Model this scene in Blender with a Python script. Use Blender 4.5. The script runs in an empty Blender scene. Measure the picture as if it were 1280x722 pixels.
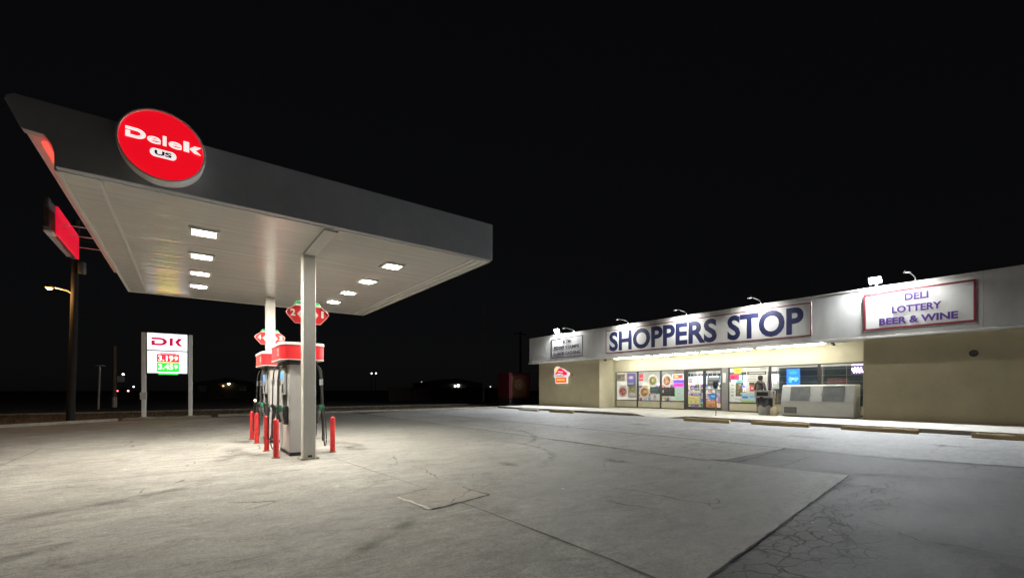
import bpy, bmesh, math, random
from mathutils import Vector, Matrix
random.seed(7)
SC = bpy.context.scene
COL = SC.collection
R = math.radians

# ------------------------------------------------------------------ camera, sky, exposure
cam_d = bpy.data.cameras.new('camera')
cam = bpy.data.objects.new('camera', cam_d)
COL.objects.link(cam)
cam.location = (0, 0, 1.3)
cam.rotation_euler = (R(90), 0, -math.atan2(405, 542))
cam_d.sensor_width = 36.0
cam_d.lens = 36.0 * 542 / 1280
cam_d.shift_y = 126 / 1280
cam_d.clip_start = 0.05
cam_d.clip_end = 2000
SC.camera = cam

W = bpy.data.worlds.new('World')
SC.world = W
W.use_nodes = True
wn = W.node_tree
bg = wn.nodes['Background']
sky = wn.nodes.new('ShaderNodeTexSky')
sky.sky_type = 'NISHITA'
sky.sun_disc = False
sky.sun_elevation = R(8)
sky.sun_rotation = R(200)
hs = wn.nodes.new('ShaderNodeHueSaturation')
hs.inputs['Saturation'].default_value = 0.25
wn.links.new(sky.outputs[0], hs.inputs['Color'])
glow = wn.nodes.new('ShaderNodeVectorMath'); glow.operation = 'MULTIPLY_ADD'     # faint even night air over the dim sky
glow.inputs[1].default_value = (.00028, .00028, .00028); glow.inputs[2].default_value = (.0014, .0014, .0017)
wn.links.new(hs.outputs[0], glow.inputs[0])
wn.links.new(glow.outputs[0], bg.inputs['Color'])
bg.inputs['Strength'].default_value = 1.0

SC.view_settings.view_transform = 'Standard'
SC.view_settings.look = 'None'
SC.view_settings.gamma = 1
SC.view_settings.exposure = 0.28
SC.render.engine = 'CYCLES'
SC.cycles.use_denoising = True
SC.cycles.denoising_prefilter = 'ACCURATE'
SC.cycles.denoising_input_passes = 'RGB_ALBEDO_NORMAL'
SC.cycles.max_bounces = 7
SC.cycles.transparent_max_bounces = 12
SC.cycles.sample_clamp_indirect = 6
SC.cycles.use_light_tree = True

# light levels in one place
L_CANOPY = 740.0
L_TUBE = 58.0
L_FLOOD = 1900.0
L_SIGNLAMP = 180.0
L_ROOM = 85.0

# ------------------------------------------------------------------ helpers: materials
MATS = {}
def mat(name, col=(.5, .5, .5), rough=.55, metal=0., em=None, es=0., var=0., vscale=6., bump=0., bscale=40.,
        col2=None, spec=.5, coat=0., stretch=(1, 1, 1), detail=5.):
    if name in MATS: return MATS[name]
    m = bpy.data.materials.new(name); m.use_nodes = True
    nt = m.node_tree; b = nt.nodes['Principled BSDF']
    b.inputs['Base Color'].default_value = (*col, 1)
    b.inputs['Roughness'].default_value = rough
    b.inputs['Metallic'].default_value = metal
    b.inputs['Specular IOR Level'].default_value = spec
    b.inputs['Coat Weight'].default_value = coat
    if em:
        b.inputs['Emission Color'].default_value = (*em, 1)
        b.inputs['Emission Strength'].default_value = es
    if var or bump:
        g = nt.nodes.new('ShaderNodeNewGeometry')
        mp = nt.nodes.new('ShaderNodeMapping'); mp.inputs['Scale'].default_value = stretch
        nt.links.new(g.outputs['Position'], mp.inputs['Vector'])
    if var:
        n = nt.nodes.new('ShaderNodeTexNoise'); n.inputs['Scale'].default_value = vscale; n.inputs['Detail'].default_value = detail
        n.inputs['Roughness'].default_value = .65
        nt.links.new(mp.outputs[0], n.inputs['Vector'])
        cr = nt.nodes.new('ShaderNodeValToRGB')
        cr.color_ramp.elements[0].position = .3; cr.color_ramp.elements[1].position = .72
        a = tuple(max(0, c * (1 - var)) for c in col)
        c2 = col2 or tuple(min(1, c * (1 + var)) for c in col)
        cr.color_ramp.elements[0].color = (*a, 1); cr.color_ramp.elements[1].color = (*c2, 1)
        nt.links.new(n.outputs['Fac'], cr.inputs['Fac'])
        nt.links.new(cr.outputs[0], b.inputs['Base Color'])
        mr = nt.nodes.new('ShaderNodeMapRange')
        mr.inputs['To Min'].default_value = max(.02, rough - .08); mr.inputs['To Max'].default_value = min(1, rough + .12)
        nt.links.new(n.outputs['Fac'], mr.inputs['Value']); nt.links.new(mr.outputs[0], b.inputs['Roughness'])
    if bump:
        n2 = nt.nodes.new('ShaderNodeTexNoise'); n2.inputs['Scale'].default_value = bscale; n2.inputs['Detail'].default_value = 4
        nt.links.new(mp.outputs[0], n2.inputs['Vector'])
        bp = nt.nodes.new('ShaderNodeBump'); bp.inputs['Strength'].default_value = bump; bp.inputs['Distance'].default_value = .02
        nt.links.new(n2.outputs['Fac'], bp.inputs['Height']); nt.links.new(bp.outputs[0], b.inputs['Normal'])
    MATS[name] = m
    return m

class NT:
    """small node-building aid"""
    def __init__(s, m): s.t = m.node_tree; s.b = s.t.nodes['Principled BSDF']
    def n(s, typ, **kw):
        o = s.t.nodes.new(typ)
        for k, v in kw.items(): setattr(o, k, v)
        return o
    def l(s, a, b): s.t.links.new(a, b)
    def noise(s, vec, scale, detail=5, rough=.6, dist=0):
        o = s.n('ShaderNodeTexNoise'); o.inputs['Scale'].default_value = scale; o.inputs['Detail'].default_value = detail
        o.inputs['Roughness'].default_value = rough; o.inputs['Distortion'].default_value = dist
        s.l(vec, o.inputs['Vector']); return o.outputs['Fac']
    def ramp(s, f, p0, c0, p1, c1):
        o = s.n('ShaderNodeValToRGB'); e = o.color_ramp.elements
        e[0].position = p0; e[1].position = p1
        e[0].color = (*c0, 1) if isinstance(c0, tuple) else (c0, c0, c0, 1)
        e[1].color = (*c1, 1) if isinstance(c1, tuple) else (c1, c1, c1, 1)
        s.l(f, o.inputs['Fac']); return o.outputs[0]
    def math(s, op, a, b=None, c=None):
        o = s.n('ShaderNodeMath', operation=op)
        for i, x in enumerate((a, b, c)):
            if x is None: continue
            if isinstance(x, (int, float)): o.inputs[i].default_value = x
            else: s.l(x, o.inputs[i])
        return o.outputs[0]
    def mix(s, f, a, b, blend='MIX'):
        o = s.n('ShaderNodeMix', data_type='RGBA', blend_type=blend)
        if isinstance(f, (int, float)): o.inputs[0].default_value = f
        else: s.l(f, o.inputs[0])
        for i, x in ((6, a), (7, b)):
            if isinstance(x, tuple): o.inputs[i].default_value = (*x, 1)
            else: s.l(x, o.inputs[i])
        return o.outputs[2]
    def map(s, vec, sc=(1, 1, 1), loc=(0, 0, 0), rot=(0, 0, 0)):
        o = s.n('ShaderNodeMapping'); o.inputs['Scale'].default_value = sc; o.inputs['Location'].default_value = loc
        o.inputs['Rotation'].default_value = rot
        s.l(vec, o.inputs['Vector']); return o.outputs[0]
    def step(s, v, a, b):     # smooth 0..1 between a and b
        o = s.n('ShaderNodeMapRange', interpolation_type='SMOOTHSTEP')
        o.inputs['From Min'].default_value = a; o.inputs['From Max'].default_value = b
        s.l(v, o.inputs['Value']); return o.outputs[0]
    def bump(s, h, strength, dist=.01):
        o = s.n('ShaderNodeBump'); o.inputs['Strength'].default_value = strength; o.inputs['Distance'].default_value = dist
        s.l(h, o.inputs['Height']); s.l(o.outputs[0], s.b.inputs['Normal'])

def paving(name, lo, hi, grain, painted_falloff=None, alligator=False, streak=1.0):
    m = bpy.data.materials.new(name); m.use_nodes = True
    k = NT(m); pos = k.n('ShaderNodeNewGeometry').outputs['Position']
    big = k.noise(k.map(pos, (1, 1, 1)), .35, 4, .6, .6)
    mid = k.noise(k.map(pos, (.75 * streak, 1.3, 1), rot=(0, 0, R(24))), 1.5, 7, .68, .9)
    fine = k.noise(pos, 14, 6, .75)
    grit = k.noise(pos, 110, 3, .7)
    f = k.math('ADD', k.math('MULTIPLY', big, .34), k.math('ADD', k.math('MULTIPLY', mid, .40), k.math('MULTIPLY', fine, .26)))
    c = k.ramp(f, .39, lo, .61, hi)
    mf = k.noise(pos, 38, 5, .8)
    wr = k.noise(k.map(pos, (.9 * streak, 1.9, 1), (11, 5, 0), rot=(0, 0, R(18))), 2.6, 9, .8, 1.2)
    c = k.mix(k.math('MULTIPLY', k.step(wr, .50, .64), .55), c, tuple(x * .62 for x in lo))
    c = k.mix(k.math('MULTIPLY', k.math('SUBTRACT', 1.0, k.step(wr, .34, .46)), .50), c, tuple(min(1, x * 1.22) for x in hi))
    # pale scuffs and dark drips
    sc = k.noise(k.map(pos, (2.2, .7, 1), (3, 1, 0), rot=(0, 0, R(-31))), 1.1, 8, .8, 1.4)
    c = k.mix(k.math('MULTIPLY', k.step(sc, .64, .80), .55), c, tuple(min(1, x * 1.5) for x in hi))
    dr = k.noise(k.map(pos, (1, 1, 1), (7, 3, 0)), .9, 9, .78, .5)
    c = k.mix(k.math('MULTIPLY', k.step(dr, .56, .72), .60), c, tuple(x * .45 for x in lo))
    vo = k.n('ShaderNodeTexVoronoi'); vo.inputs['Scale'].default_value = 3.1; k.l(pos, vo.inputs['Vector'])
    spot = k.math('SUBTRACT', 1.0, k.step(vo.outputs['Distance'], .02, .055))
    c = k.mix(k.math('MULTIPLY', spot, k.math('MULTIPLY', k.step(fine, .50, .56), .6)), c, tuple(x * .4 for x in lo))
    vo2 = k.n('ShaderNodeTexVoronoi'); vo2.inputs['Scale'].default_value = 2.3; k.l(k.map(pos, loc=(4.3, 1.7, 0)), vo2.inputs['Vector'])
    fleck = k.math('SUBTRACT', 1.0, k.step(vo2.outputs['Distance'], .015, .035))
    c = k.mix(k.math('MULTIPLY', fleck, k.math('MULTIPLY', k.step(mid, .50, .54), .7)), c, (.62, .6, .55))
    c = k.mix(k.math('MULTIPLY', k.step(mf, .52, .64), .34), c, tuple(x * .55 for x in lo))
    c = k.mix(k.math('MULTIPLY', k.math('SUBTRACT', 1.0, k.step(mf, .36, .47)), .28), c, tuple(min(1, x * 1.3) for x in hi))
    g = k.ramp(grit, .3, 1 - grain, .7, 1 + grain)
    c = k.mix(1.0, c, g, 'MULTIPLY')
    if painted_falloff:        # light falloff painted into the slab colour, darker towards the shop drive
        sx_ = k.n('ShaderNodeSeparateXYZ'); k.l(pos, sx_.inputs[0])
        gm = k.math('MULTIPLY', k.step(k.math('ADD', sx_.outputs['X'], k.math('MULTIPLY', big, 3.0)), 2.6, 7.0), painted_falloff)
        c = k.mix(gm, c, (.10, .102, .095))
    # hairline cracks
    hv = k.n('ShaderNodeTexVoronoi', feature='DISTANCE_TO_EDGE'); hv.inputs['Scale'].default_value = .62
    wob = k.n('ShaderNodeVectorMath', operation='ADD'); nz = k.n('ShaderNodeTexNoise'); nz.inputs['Scale'].default_value = 2.2; nz.inputs['Detail'].default_value = 5
    k.l(pos, nz.inputs['Vector']); k.l(pos, wob.inputs[0]); k.l(k.map(nz.outputs['Color'], (.45, .45, .0)), wob.inputs[1])
    k.l(wob.outputs[0], hv.inputs['Vector'])
    hl = k.math('MULTIPLY', k.math('SUBTRACT', 1.0, k.step(hv.outputs['Distance'], .002, .009)), k.step(k.noise(pos, .5, 3), .53, .62))
    c = k.mix(k.math('MULTIPLY', hl, .8), c, tuple(x * .3 for x in lo))
    h = k.math('ADD', k.math('MULTIPLY', grit, .35), k.math('ADD', k.math('MULTIPLY', fine, .7), k.math('MULTIPLY', hl, -1.0)))
    if alligator:
        sp = k.n('ShaderNodeSeparateXYZ'); k.l(pos, sp.inputs[0])
        av = k.n('ShaderNodeTexVoronoi', feature='DISTANCE_TO_EDGE'); av.inputs['Scale'].default_value = 4.4
        w2 = k.n('ShaderNodeVectorMath', operation='ADD'); n3 = k.n('ShaderNodeTexNoise'); n3.inputs['Scale'].default_value = 5; n3.inputs['Detail'].default_value = 4
        k.l(pos, n3.inputs['Vector']); k.l(k.map(pos, (1, 1.7, 1)), w2.inputs[0]); k.l(k.map(n3.outputs['Color'], (.28, .28, 0)), w2.inputs[1])
        k.l(w2.outputs[0], av.inputs['Vector'])
        rel = k.math('MULTIPLY_ADD', sp.outputs['X'], -.12, sp.outputs['Y'])
        mask = k.math('MULTIPLY', k.step(rel, .35, .95), k.math('MULTIPLY', k.step(sp.outputs['X'], 2.6, 3.6), k.math('SUBTRACT', 1.0, k.step(sp.outputs['X'], 7.0, 8.3))))
        mask = k.math('MULTIPLY', mask, k.step(k.noise(pos, 1.3, 3), .38, .54))
        wid = k.math('MULTIPLY_ADD', fine, .16, -.022)
        al = k.math('MULTIPLY', k.math('SUBTRACT', 1.0, k.step(k.math('DIVIDE', av.outputs['Distance'], wid), .35, 1.0)), mask)
        c = k.mix(k.math('MULTIPLY', al, .96), c, (.006, .006, .006))
        h = k.math('ADD', h, k.math('MULTIPLY', al, -2.5))
    k.l(c, k.b.inputs['Base Color'])
    k.l(k.ramp(f, .3, .62, .7, .88), k.b.inputs['Roughness'])
    k.b.inputs['Specular IOR Level'].default_value = .35
    k.bump(h, .8, .008)
    MATS[name] = m
    return m

def decal(name, col, thr=(.42, .6), scale=6., amount=1.0, rough=.85):
    """worn paint or stain: opaque flakes by noise, soft towards the strip's edge (attribute 'edge')"""
    if name in MATS: return MATS[name]
    m = bpy.data.materials.new(name); m.use_nodes = True
    k = NT(m); pos = k.n('ShaderNodeNewGeometry').outputs['Position']
    a = k.n('ShaderNodeAttribute'); a.attribute_name = 'edge'
    nz = k.noise(pos, scale, 7, .72)
    f = k.math('MULTIPLY', k.step(nz, *thr), k.math('MULTIPLY', a.outputs['Fac'], amount))
    tr = k.n('ShaderNodeBsdfTransparent'); mx = k.n('ShaderNodeMixShader')
    k.b.inputs['Base Color'].default_value = (*col, 1); k.b.inputs['Roughness'].default_value = rough
    k.l(f, mx.inputs[0]); k.l(tr.outputs[0], mx.inputs[1]); k.l(k.b.outputs[0], mx.inputs[2])
    k.l(mx.outputs[0], k.t.nodes['Material Output'].inputs[0])
    MATS[name] = m
    return m

def glass(name, tint=(.9, .93, .92), refl=.07):
    if name in MATS: return MATS[name]
    m = bpy.data.materials.new(name); m.use_nodes = True
    k = NT(m)
    tr = k.n('ShaderNodeBsdfTransparent'); tr.inputs[0].default_value = (*tint, 1)
    gl = k.n('ShaderNodeBsdfGlossy'); gl.inputs['Roughness'].default_value = .015
    lw = k.n('ShaderNodeFresnel'); lw.inputs['IOR'].default_value = 1.45
    mx = k.n('ShaderNodeMixShader')
    k.l(k.math('ADD', lw.outputs[0], refl - .04), mx.inputs[0]); k.l(tr.outputs[0], mx.inputs[1]); k.l(gl.outputs[0], mx.inputs[2])
    k.l(mx.outputs[0], k.t.nodes['Material Output'].inputs[0])
    MATS[name] = m
    return m

# ------------------------------------------------------------------ helpers: geometry
def org(o):
    v = Vector((0, 0, 0))
    while o is not None: v += o.location; o = o.parent
    return v

FRONT = (Vector((1, 0, 0)), Vector((0, 0, 1)))     # faces -Y
STORE = (Vector((0, -1, 0)), Vector((0, 0, 1)))    # faces -X

class M:
    def __init__(s): s.v = []; s.f = []; s.mi = []; s.sm = []
    def add(s, vs, fs, mi=0, smooth=False):
        b = len(s.v); s.v += [Vector(p) for p in vs]
        for f in fs: s.f.append([b + i for i in f]); s.mi.append(mi); s.sm.append(smooth)
        return s
    def box(s, x0, x1, y0, y1, z0, z1, mi=0):
        x0, x1 = sorted((x0, x1)); y0, y1 = sorted((y0, y1)); z0, z1 = sorted((z0, z1))
        vs = [(x0, y0, z0), (x1, y0, z0), (x1, y1, z0), (x0, y1, z0), (x0, y0, z1), (x1, y0, z1), (x1, y1, z1), (x0, y1, z1)]
        return s.add(vs, [(0, 3, 2, 1), (4, 5, 6, 7), (0, 1, 5, 4), (1, 2, 6, 5), (2, 3, 7, 6), (3, 0, 4, 7)], mi)
    def prism(s, pts, o, uv, d, mi=0, smooth=False):
        """outline pts (u,v) on the plane at o, pushed out by d along u x v"""
        u, v = uv; n = u.cross(v); o = Vector(o); N = len(pts)
        ar = sum(pts[i][0] * pts[(i + 1) % N][1] - pts[(i + 1) % N][0] * pts[i][1] for i in range(N))
        if ar < 0: pts = pts[::-1]
        a = [o + u * p[0] + v * p[1] for p in pts]; b = [p + n * d for p in a]
        if d == 0: return s.add(a, [tuple(range(N))], mi)
        s.add(a + b, [tuple(range(N))[::-1], tuple(range(N, 2 * N))], mi)
        s.add(a + b, [(i, (i + 1) % N, N + (i + 1) % N, N + i) for i in range(N)], mi, smooth)
        return s
    def tube(s, path, r, n=10, mi=0, cap=True):
        path = [Vector(p) for p in path]; rs = r if isinstance(r, (list, tuple)) else [r] * len(path)
        rings = []; ref = None
        for i, p in enumerate(path):
            t = (path[min(i + 1, len(path) - 1)] - path[max(i - 1, 0)]).normalized()
            if ref is None: ref = Vector((0, 0, 1)) if abs(t.z) < .9 else Vector((1, 0, 0))
            a = t.cross(ref)
            if a.length < 1e-4: a = t.cross(Vector((0, 1, 0)))
            a.normalize(); b = t.cross(a).normalized(); ref = b.cross(t) if False else ref
            rings.append([p + (a * math.cos(2 * math.pi * j / n) + b * math.sin(2 * math.pi * j / n)) * rs[i] for j in range(n)])
        vs = [q for rg in rings for q in rg]; fs = []
        for i in range(len(rings) - 1):
            for j in range(n): fs.append((i * n + j, i * n + (j + 1) % n, (i + 1) * n + (j + 1) % n, (i + 1) * n + j))
        s.add(vs, fs, mi, True)
        if cap: s.add(rings[0], [tuple(range(n))[::-1]], mi); s.add(rings[-1], [tuple(range(n))], mi)
        return s
    def lathe(s, prof, o, axis='z', n=32, mi=0):
        o = Vector(o); vs = []; fs = []
        for r, h in prof:
            for j in range(n):
                a = 2 * math.pi * j / n
                c, d = r * math.cos(a), r * math.sin(a)
                vs.append(o + (Vector((c, d, h)) if axis == 'z' else Vector((c, -h, d)) if axis == 'front' else Vector((-h, c, d))))
        for i in range(len(prof) - 1):
            for j in range(n): fs.append((i * n + j, i * n + (j + 1) % n, (i + 1) * n + (j + 1) % n, (i + 1) * n + j))
        s.add(vs, fs, mi, True)
        return s
    def strip(s, pts, w, z, mi=0):
        P = [Vector((p[0], p[1], z)) for p in pts]; L = []; Rr = []
        for i, p in enumerate(P):
            t = (P[min(i + 1, len(P) - 1)] - P[max(i - 1, 0)]).normalized(); q = Vector((-t.y, t.x, 0))
            ww = (w[i] if isinstance(w, (list, tuple)) else w) * .5
            L.append(p + q * ww); Rr.append(p - q * ww)
        n = len(P)
        return s.add(L + Rr, [(n + i, n + i + 1, i + 1, i) for i in range(n - 1)], mi)
    def build(s, name, mats, parent=None, bevel=0., seg=2, link=True):
        me = bpy.data.meshes.new(name)
        ob = bpy.data.objects.new(name, me)
        if link: COL.objects.link(ob)
        o = Vector((0, 0, 0))
        if parent is not None: ob.parent = parent; o = org(parent)
        me.from_pydata([p - o for p in s.v], [], s.f)
        if not isinstance(mats, (list, tuple)): mats = [mats]
        for m in mats: me.materials.append(m)
        for p, i, q in zip(me.polygons, s.mi, s.sm): p.material_index = i; p.use_smooth = q
        bm = bmesh.new(); bm.from_mesh(me)
        bmesh.ops.remove_doubles(bm, verts=bm.verts, dist=1e-5)
        bmesh.ops.recalc_face_normals(bm, faces=bm.faces)
        bm.to_mesh(me); bm.free()
        if any(s.sm): me.set_sharp_from_angle(angle=R(38))
        if bevel:
            bv = ob.modifiers.new('edges', 'BEVEL'); bv.width = bevel; bv.segments = seg; bv.limit_method = 'ANGLE'; bv.angle_limit = R(50)
        return ob

def empty(name, loc):
    o = bpy.data.objects.new(name, None); COL.objects.link(o); o.location = loc; o.empty_display_size = .2
    return o
def tag(o, label=None, cat=None, group=None, kind=None):
    if label: o['label'] = label
    if cat: o['category'] = cat
    if group: o['group'] = group
    if kind: o['kind'] = kind
    return o
def thing(name, loc, label, cat, group=None): return tag(empty(name, loc), label, cat, group)
def copy_tree(o, parent=None):
    c = o.copy(); COL.objects.link(c)
    if parent is not None: c.parent = parent
    for ch in list(o.children): copy_tree(ch, c)
    return c
def struct(o): o['kind'] = 'structure'; return o

def rrect(w, h, r, n=6, cx=0, cy=0):
    pts = []
    for sx, sy, a0 in ((1, 1, 0), (-1, 1, 90), (-1, -1, 180), (1, -1, 270)):
        for i in range(n + 1):
            a = R(a0 + 90 * i / n)
            pts.append((cx + sx * (w / 2 - r) + r * math.cos(a), cy + sy * (h / 2 - r) + r * math.sin(a)))
    return pts
def circle(r, n=28, cx=0, cy=0, sy=1): return [(cx + r * math.cos(2 * math.pi * i / n), cy + sy * r * math.sin(2 * math.pi * i / n)) for i in range(n)]

def text_mesh(string, bold):
    cu = bpy.data.curves.new('lettering', 'FONT'); cu.body = string; cu.size = 1; cu.offset = bold; cu.extrude = 0; cu.resolution_u = 4
    t = bpy.data.objects.new('lettering', cu); COL.objects.link(t)
    dg = bpy.context.evaluated_depsgraph_get(); dg.update()
    me = bpy.data.meshes.new_from_object(t.evaluated_get(dg))
    vs = [v.co.copy() for v in me.vertices]; fs = [tuple(p.vertices) for p in me.polygons]
    bpy.data.objects.remove(t); bpy.data.curves.remove(cu); bpy.data.meshes.remove(me)
    return vs, fs
def text(mb, string, o, uv, u0, u1, v0, v1, depth=.006, bold=.02, mi=0, shear=0.):
    """lettering fitted to the box u0..u1, v0..v1 on the plane at o"""
    vs, fs = text_mesh(string, bold)
    x0 = min(v.x for v in vs); x1 = max(v.x for v in vs); y0 = min(v.y for v in vs); y1 = max(v.y for v in vs)
    u, v = uv; n = u.cross(v); o = Vector(o)
    P = []
    for q in vs:
        a = u0 + (q.x - x0) / (x1 - x0) * (u1 - u0); b = v0 + (q.y - y0) / (y1 - y0) * (v1 - v0)
        P.append(o + u * (a + shear * (b - v0)) + v * b + n * depth)
    mb.add(P, fs, mi)
    ed = {}
    for f in fs:
        for i in range(len(f)):
            e = (f[i], f[(i + 1) % len(f)]); ed[e] = 1
    N = len(P); Q = P + [p - n * depth for p in P]
    mb.add(Q, [(b, a, a + N, b + N) for (a, b) in ed if (b, a) not in ed], mi)

# ------------------------------------------------------------------ common materials
white_metal = mat('white painted metal', (.74, .73, .69), .38, var=.06, vscale=3, bump=.02, bscale=20)
dark_cladding = mat('dark grey cladding', (.43, .44, .465), .42, var=.10, vscale=2.2, bump=.03, bscale=3, detail=7)
silver = mat('bare aluminium', (.62, .63, .64), .30, 1., var=.08, vscale=12)
grey_metal = mat('grey enamel', (.42, .42, .41), .4, var=.10, vscale=5, bump=.02)
dark_metal = mat('dark metal', (.04, .04, .042), .45, .3, var=.2, vscale=9)
black_rubber = mat('black rubber', (.016, .016, .017), .5, var=.2, vscale=15)
frame_metal = mat('bronze aluminium', (.085, .085, .09), .38, .6, var=.15, vscale=8)
red_paint = mat('red paint', (.58, .028, .03), .42, var=.30, vscale=14, detail=8, bump=.03)
red_plastic = mat('red plastic', (.72, .035, .04), .30, var=.06, vscale=5)
white_plastic = mat('white plastic', (.80, .79, .76), .35, var=.04, vscale=6)
green_plastic = mat('green plastic', (.02, .20, .09), .38, var=.12, vscale=9)
cream_wall = mat('cream stucco', (.68, .65, .50), .8, var=.07, vscale=1.8, bump=.25, bscale=70)
tan_wall = mat('tan stucco', (.50, .44, .29), .85, var=.10, vscale=1.3, bump=.35, bscale=70, detail=8)
off_white = mat('weathered white panel', (.70, .70, .675), .42, var=.12, vscale=1.5, bump=.16, bscale=2.6, stretch=(1, 1, .35), detail=8)
walk_mat = mat('walkway concrete', (.42, .41, .37), .85, var=.16, vscale=1.8, bump=.2, bscale=50, detail=8)
kerb_mat = mat('kerb concrete', (.30, .28, .23), .88, var=.3, vscale=2.6, bump=.3, bscale=40, detail=8)
timber = mat('yellowed timber', (.46, .35, .18), .8, var=.35, vscale=3.5, bump=.3, bscale=18, stretch=(3, .6, 3), detail=7)
pole_wood = mat('creosoted pole wood', (.016, .013, .010), .85, var=.35, vscale=6, bump=.4, bscale=14, stretch=(4, 4, .5))
lamp_white = mat('lit lamp lens', (.8, .8, .8), .4, em=(1, .93, .80), es=L_CANOPY)
lamp_soft = mat('lamp halo rim', (.8, .8, .8), .4, em=(1, .93, .80), es=6)  # rim glow added to mimic the lamps' halo and brighten the ceiling
WHITEISH = (.75, .74, .72)

# ------------------------------------------------------------------ ground
dirt = mat('dry dirt', (.105, .075, .052), .95, var=.45, vscale=.9, bump=.5, bscale=9, detail=9)
g = M().add([(-500, -300, -.02), (600, -300, -.02), (600, 700, -.02), (-500, 700, -.02)], [(0, 1, 2, 3)]).build('ground', dirt)
struct(g)
asph = paving('worn asphalt', (.036, .035, .036), (.118, .114, .112), .5, alligator=True)
conc = paving('lot concrete', (.180, .177, .163), (.385, .380, .352), .30, painted_falloff=.55)
apron = paving('apron concrete', (.185, .185, .187), (.345, .342, .34), .18)
asph2 = paving('patched asphalt', (.165, .162, .152), (.30, .295, .278), .2)
LOT = [(-14, -14), (34, -14), (34, 27.0), (19.5, 25.8), (7, 25.6), (1.7, 24.9), (-1.9, 24.75), (-3.35, 23.5), (-5.1, 22.2), (-9, 18.8), (-14, 15.5)]
struct(M().add([(x, y, 0.0) for x, y in LOT], [tuple(range(len(LOT)))]).build('parking_lot', asph))
# main slab with a slightly ragged east and south edge
EDGE = lambda x: 1.59 + (x - 2.88) * .12
sl = [(-13.9, EDGE(-13.9)), (-4, EDGE(-4))]
for i in range(24): sl.append((-3 + 10.95 * i / 23, EDGE(-3 + 10.95 * i / 23) + random.uniform(-.012, .012)))
sl += [(8.04, 2.22)]
for i in range(30): sl.append((7.9 - .25 * min(1, i / 6) + random.uniform(-.03, .03), 3.0 + i * .5))
sl += [(7.5, 25.4), (1.7, 24.6), (-1.9, 24.4), (-3.35, 23.2), (-5.0, 22.0), (-8.9, 18.7), (-13.9, 15.3)]
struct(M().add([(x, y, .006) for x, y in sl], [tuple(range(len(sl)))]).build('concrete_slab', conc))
# strip between the slab and the apron, then the apron itself
st = [(8.05, 4.1)] + [(7.72 + random.uniform(-.02, .02), 4.4 + i * .6) for i in range(34)] + [(10.6, 25.4)] + [(10.62 + random.uniform(-.02, .02), 24.8 - i * .7) for i in range(30)] + [(10.66, 4.1)]
struct(M().add([(x, y, .004) for x, y in st], [tuple(range(len(st)))]).build('asphalt_strip', asph2))
ap = [(10.84, 2.0), (11.2, .7), (11.3, -1.5), (11.35, -13.9), (18.2, -13.9), (18.2, 25.6), (10.66, 25.5)] + [(10.72 + random.uniform(-.02, .02), 24 - i * .7) for i in range(33)]
struct(M().add([(x, y, .005) for x, y in ap], [tuple(range(len(ap)))]).build('store_apron', apron))

# cracks and joints traced where they lie
def wob(pts, step=.12, amp=.02):
    out = []
    for (x0, y0), (x1, y1) in zip(pts, pts[1:]):
        d = math.hypot(x1 - x0, y1 - y0); n = max(1, int(d / step))
        for i in range(n):
            t = i / n; out.append((x0 + (x1 - x0) * t + random.uniform(-amp, amp), y0 + (y1 - y0) * t + random.uniform(-amp, amp)))
    out.append(pts[-1]); return out
crack_m = mat('crack shadow gap', (.012, .012, .012), .95)
joint_m = mat('sawn joint', (.085, .08, .07), .95, var=.4, vscale=8)
ck = M()
def crack(pts, w, amp=.02, step=.12):
    p = wob(pts, step, amp); ck.strip(p, [w * random.uniform(.45, 1.75) for _ in p], .0105)
crack([(7.62, 8.6), (7.58, 7.0), (7.54, 6.03), (7.57, 5.08), (7.6, 4.3), (7.92, 3.8), (8.6, 3.85), (10.72, 4.1)], .035)
crack([(10.72, 4.1), (10.74, 2.97), (10.83, 2.02), (11.2, .7), (11.3, -1.5)], .03, .015)
crack([(8.64, 3.85), (8.79, 3.2), (9.16, 3.27), (9.52, 3.23)], .03)
crack([(8.05, 3.0), (8.25, 2.9), (8.12, 2.25), (8.3, 2.0), (8.57, 1.6), (8.74, 1.3)], .022, .03)
crack([(8.2, 2.2), (8.5, 1.9), (9.0, 1.2), (9.1, .6)], .02, .04)
crack([(5.4, 1.35), (5.3, 1.2), (5.04, .91), (5.1, .61), (5.11, .43), (5.2, .1)], .011, .02, .06)
crack([(-6, EDGE(-6) - .006), (0, EDGE(0) - .006), (8.0, EDGE(8) - .006)], .017, .006)
crack([(9.6, .9), (9.9, .3), (10.4, -.2)], .012, .03)
for _ in range(16):            # the torn edge south of the slab
    x = random.uniform(3.4, 7.6); y = EDGE(x) - random.uniform(.06, .6); a = random.choice((R(95), R(60), R(150), R(20))) + random.uniform(-.4, .4); ln = random.uniform(.15, .5)
    crack([(x, y), (x + ln * .5 * math.cos(a), y + ln * .5 * math.sin(a) * .6), (x + ln * math.cos(a + .4), y + ln * math.sin(a + .4) * .6)], .011, .015, .06)
struct(ck.build('pavement_cracks', crack_m))
jt = M()
def joint(pts, w, amp=.006):
    p = wob(pts, .25, amp); jt.strip(p, [w * random.uniform(.5, 1.2) for _ in p], .0095)
joint([(2.22, 8.6), (2.4, 6.44), (2.5, 5.34)], .016)
joint([(2.52, 4.35), (2.56, 3.4), (2.58, 2.2), (2.58, 1.57)], .022)
joint([(-2.6, 14), (-2.5, 8), (-2.45, .96)], .018)
joint([(-13, 8.4), (-4, 8.5), (2.2, 8.62), (7.6, 8.7)], .016)
struct(jt.build('slab_joints', joint_m))
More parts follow.
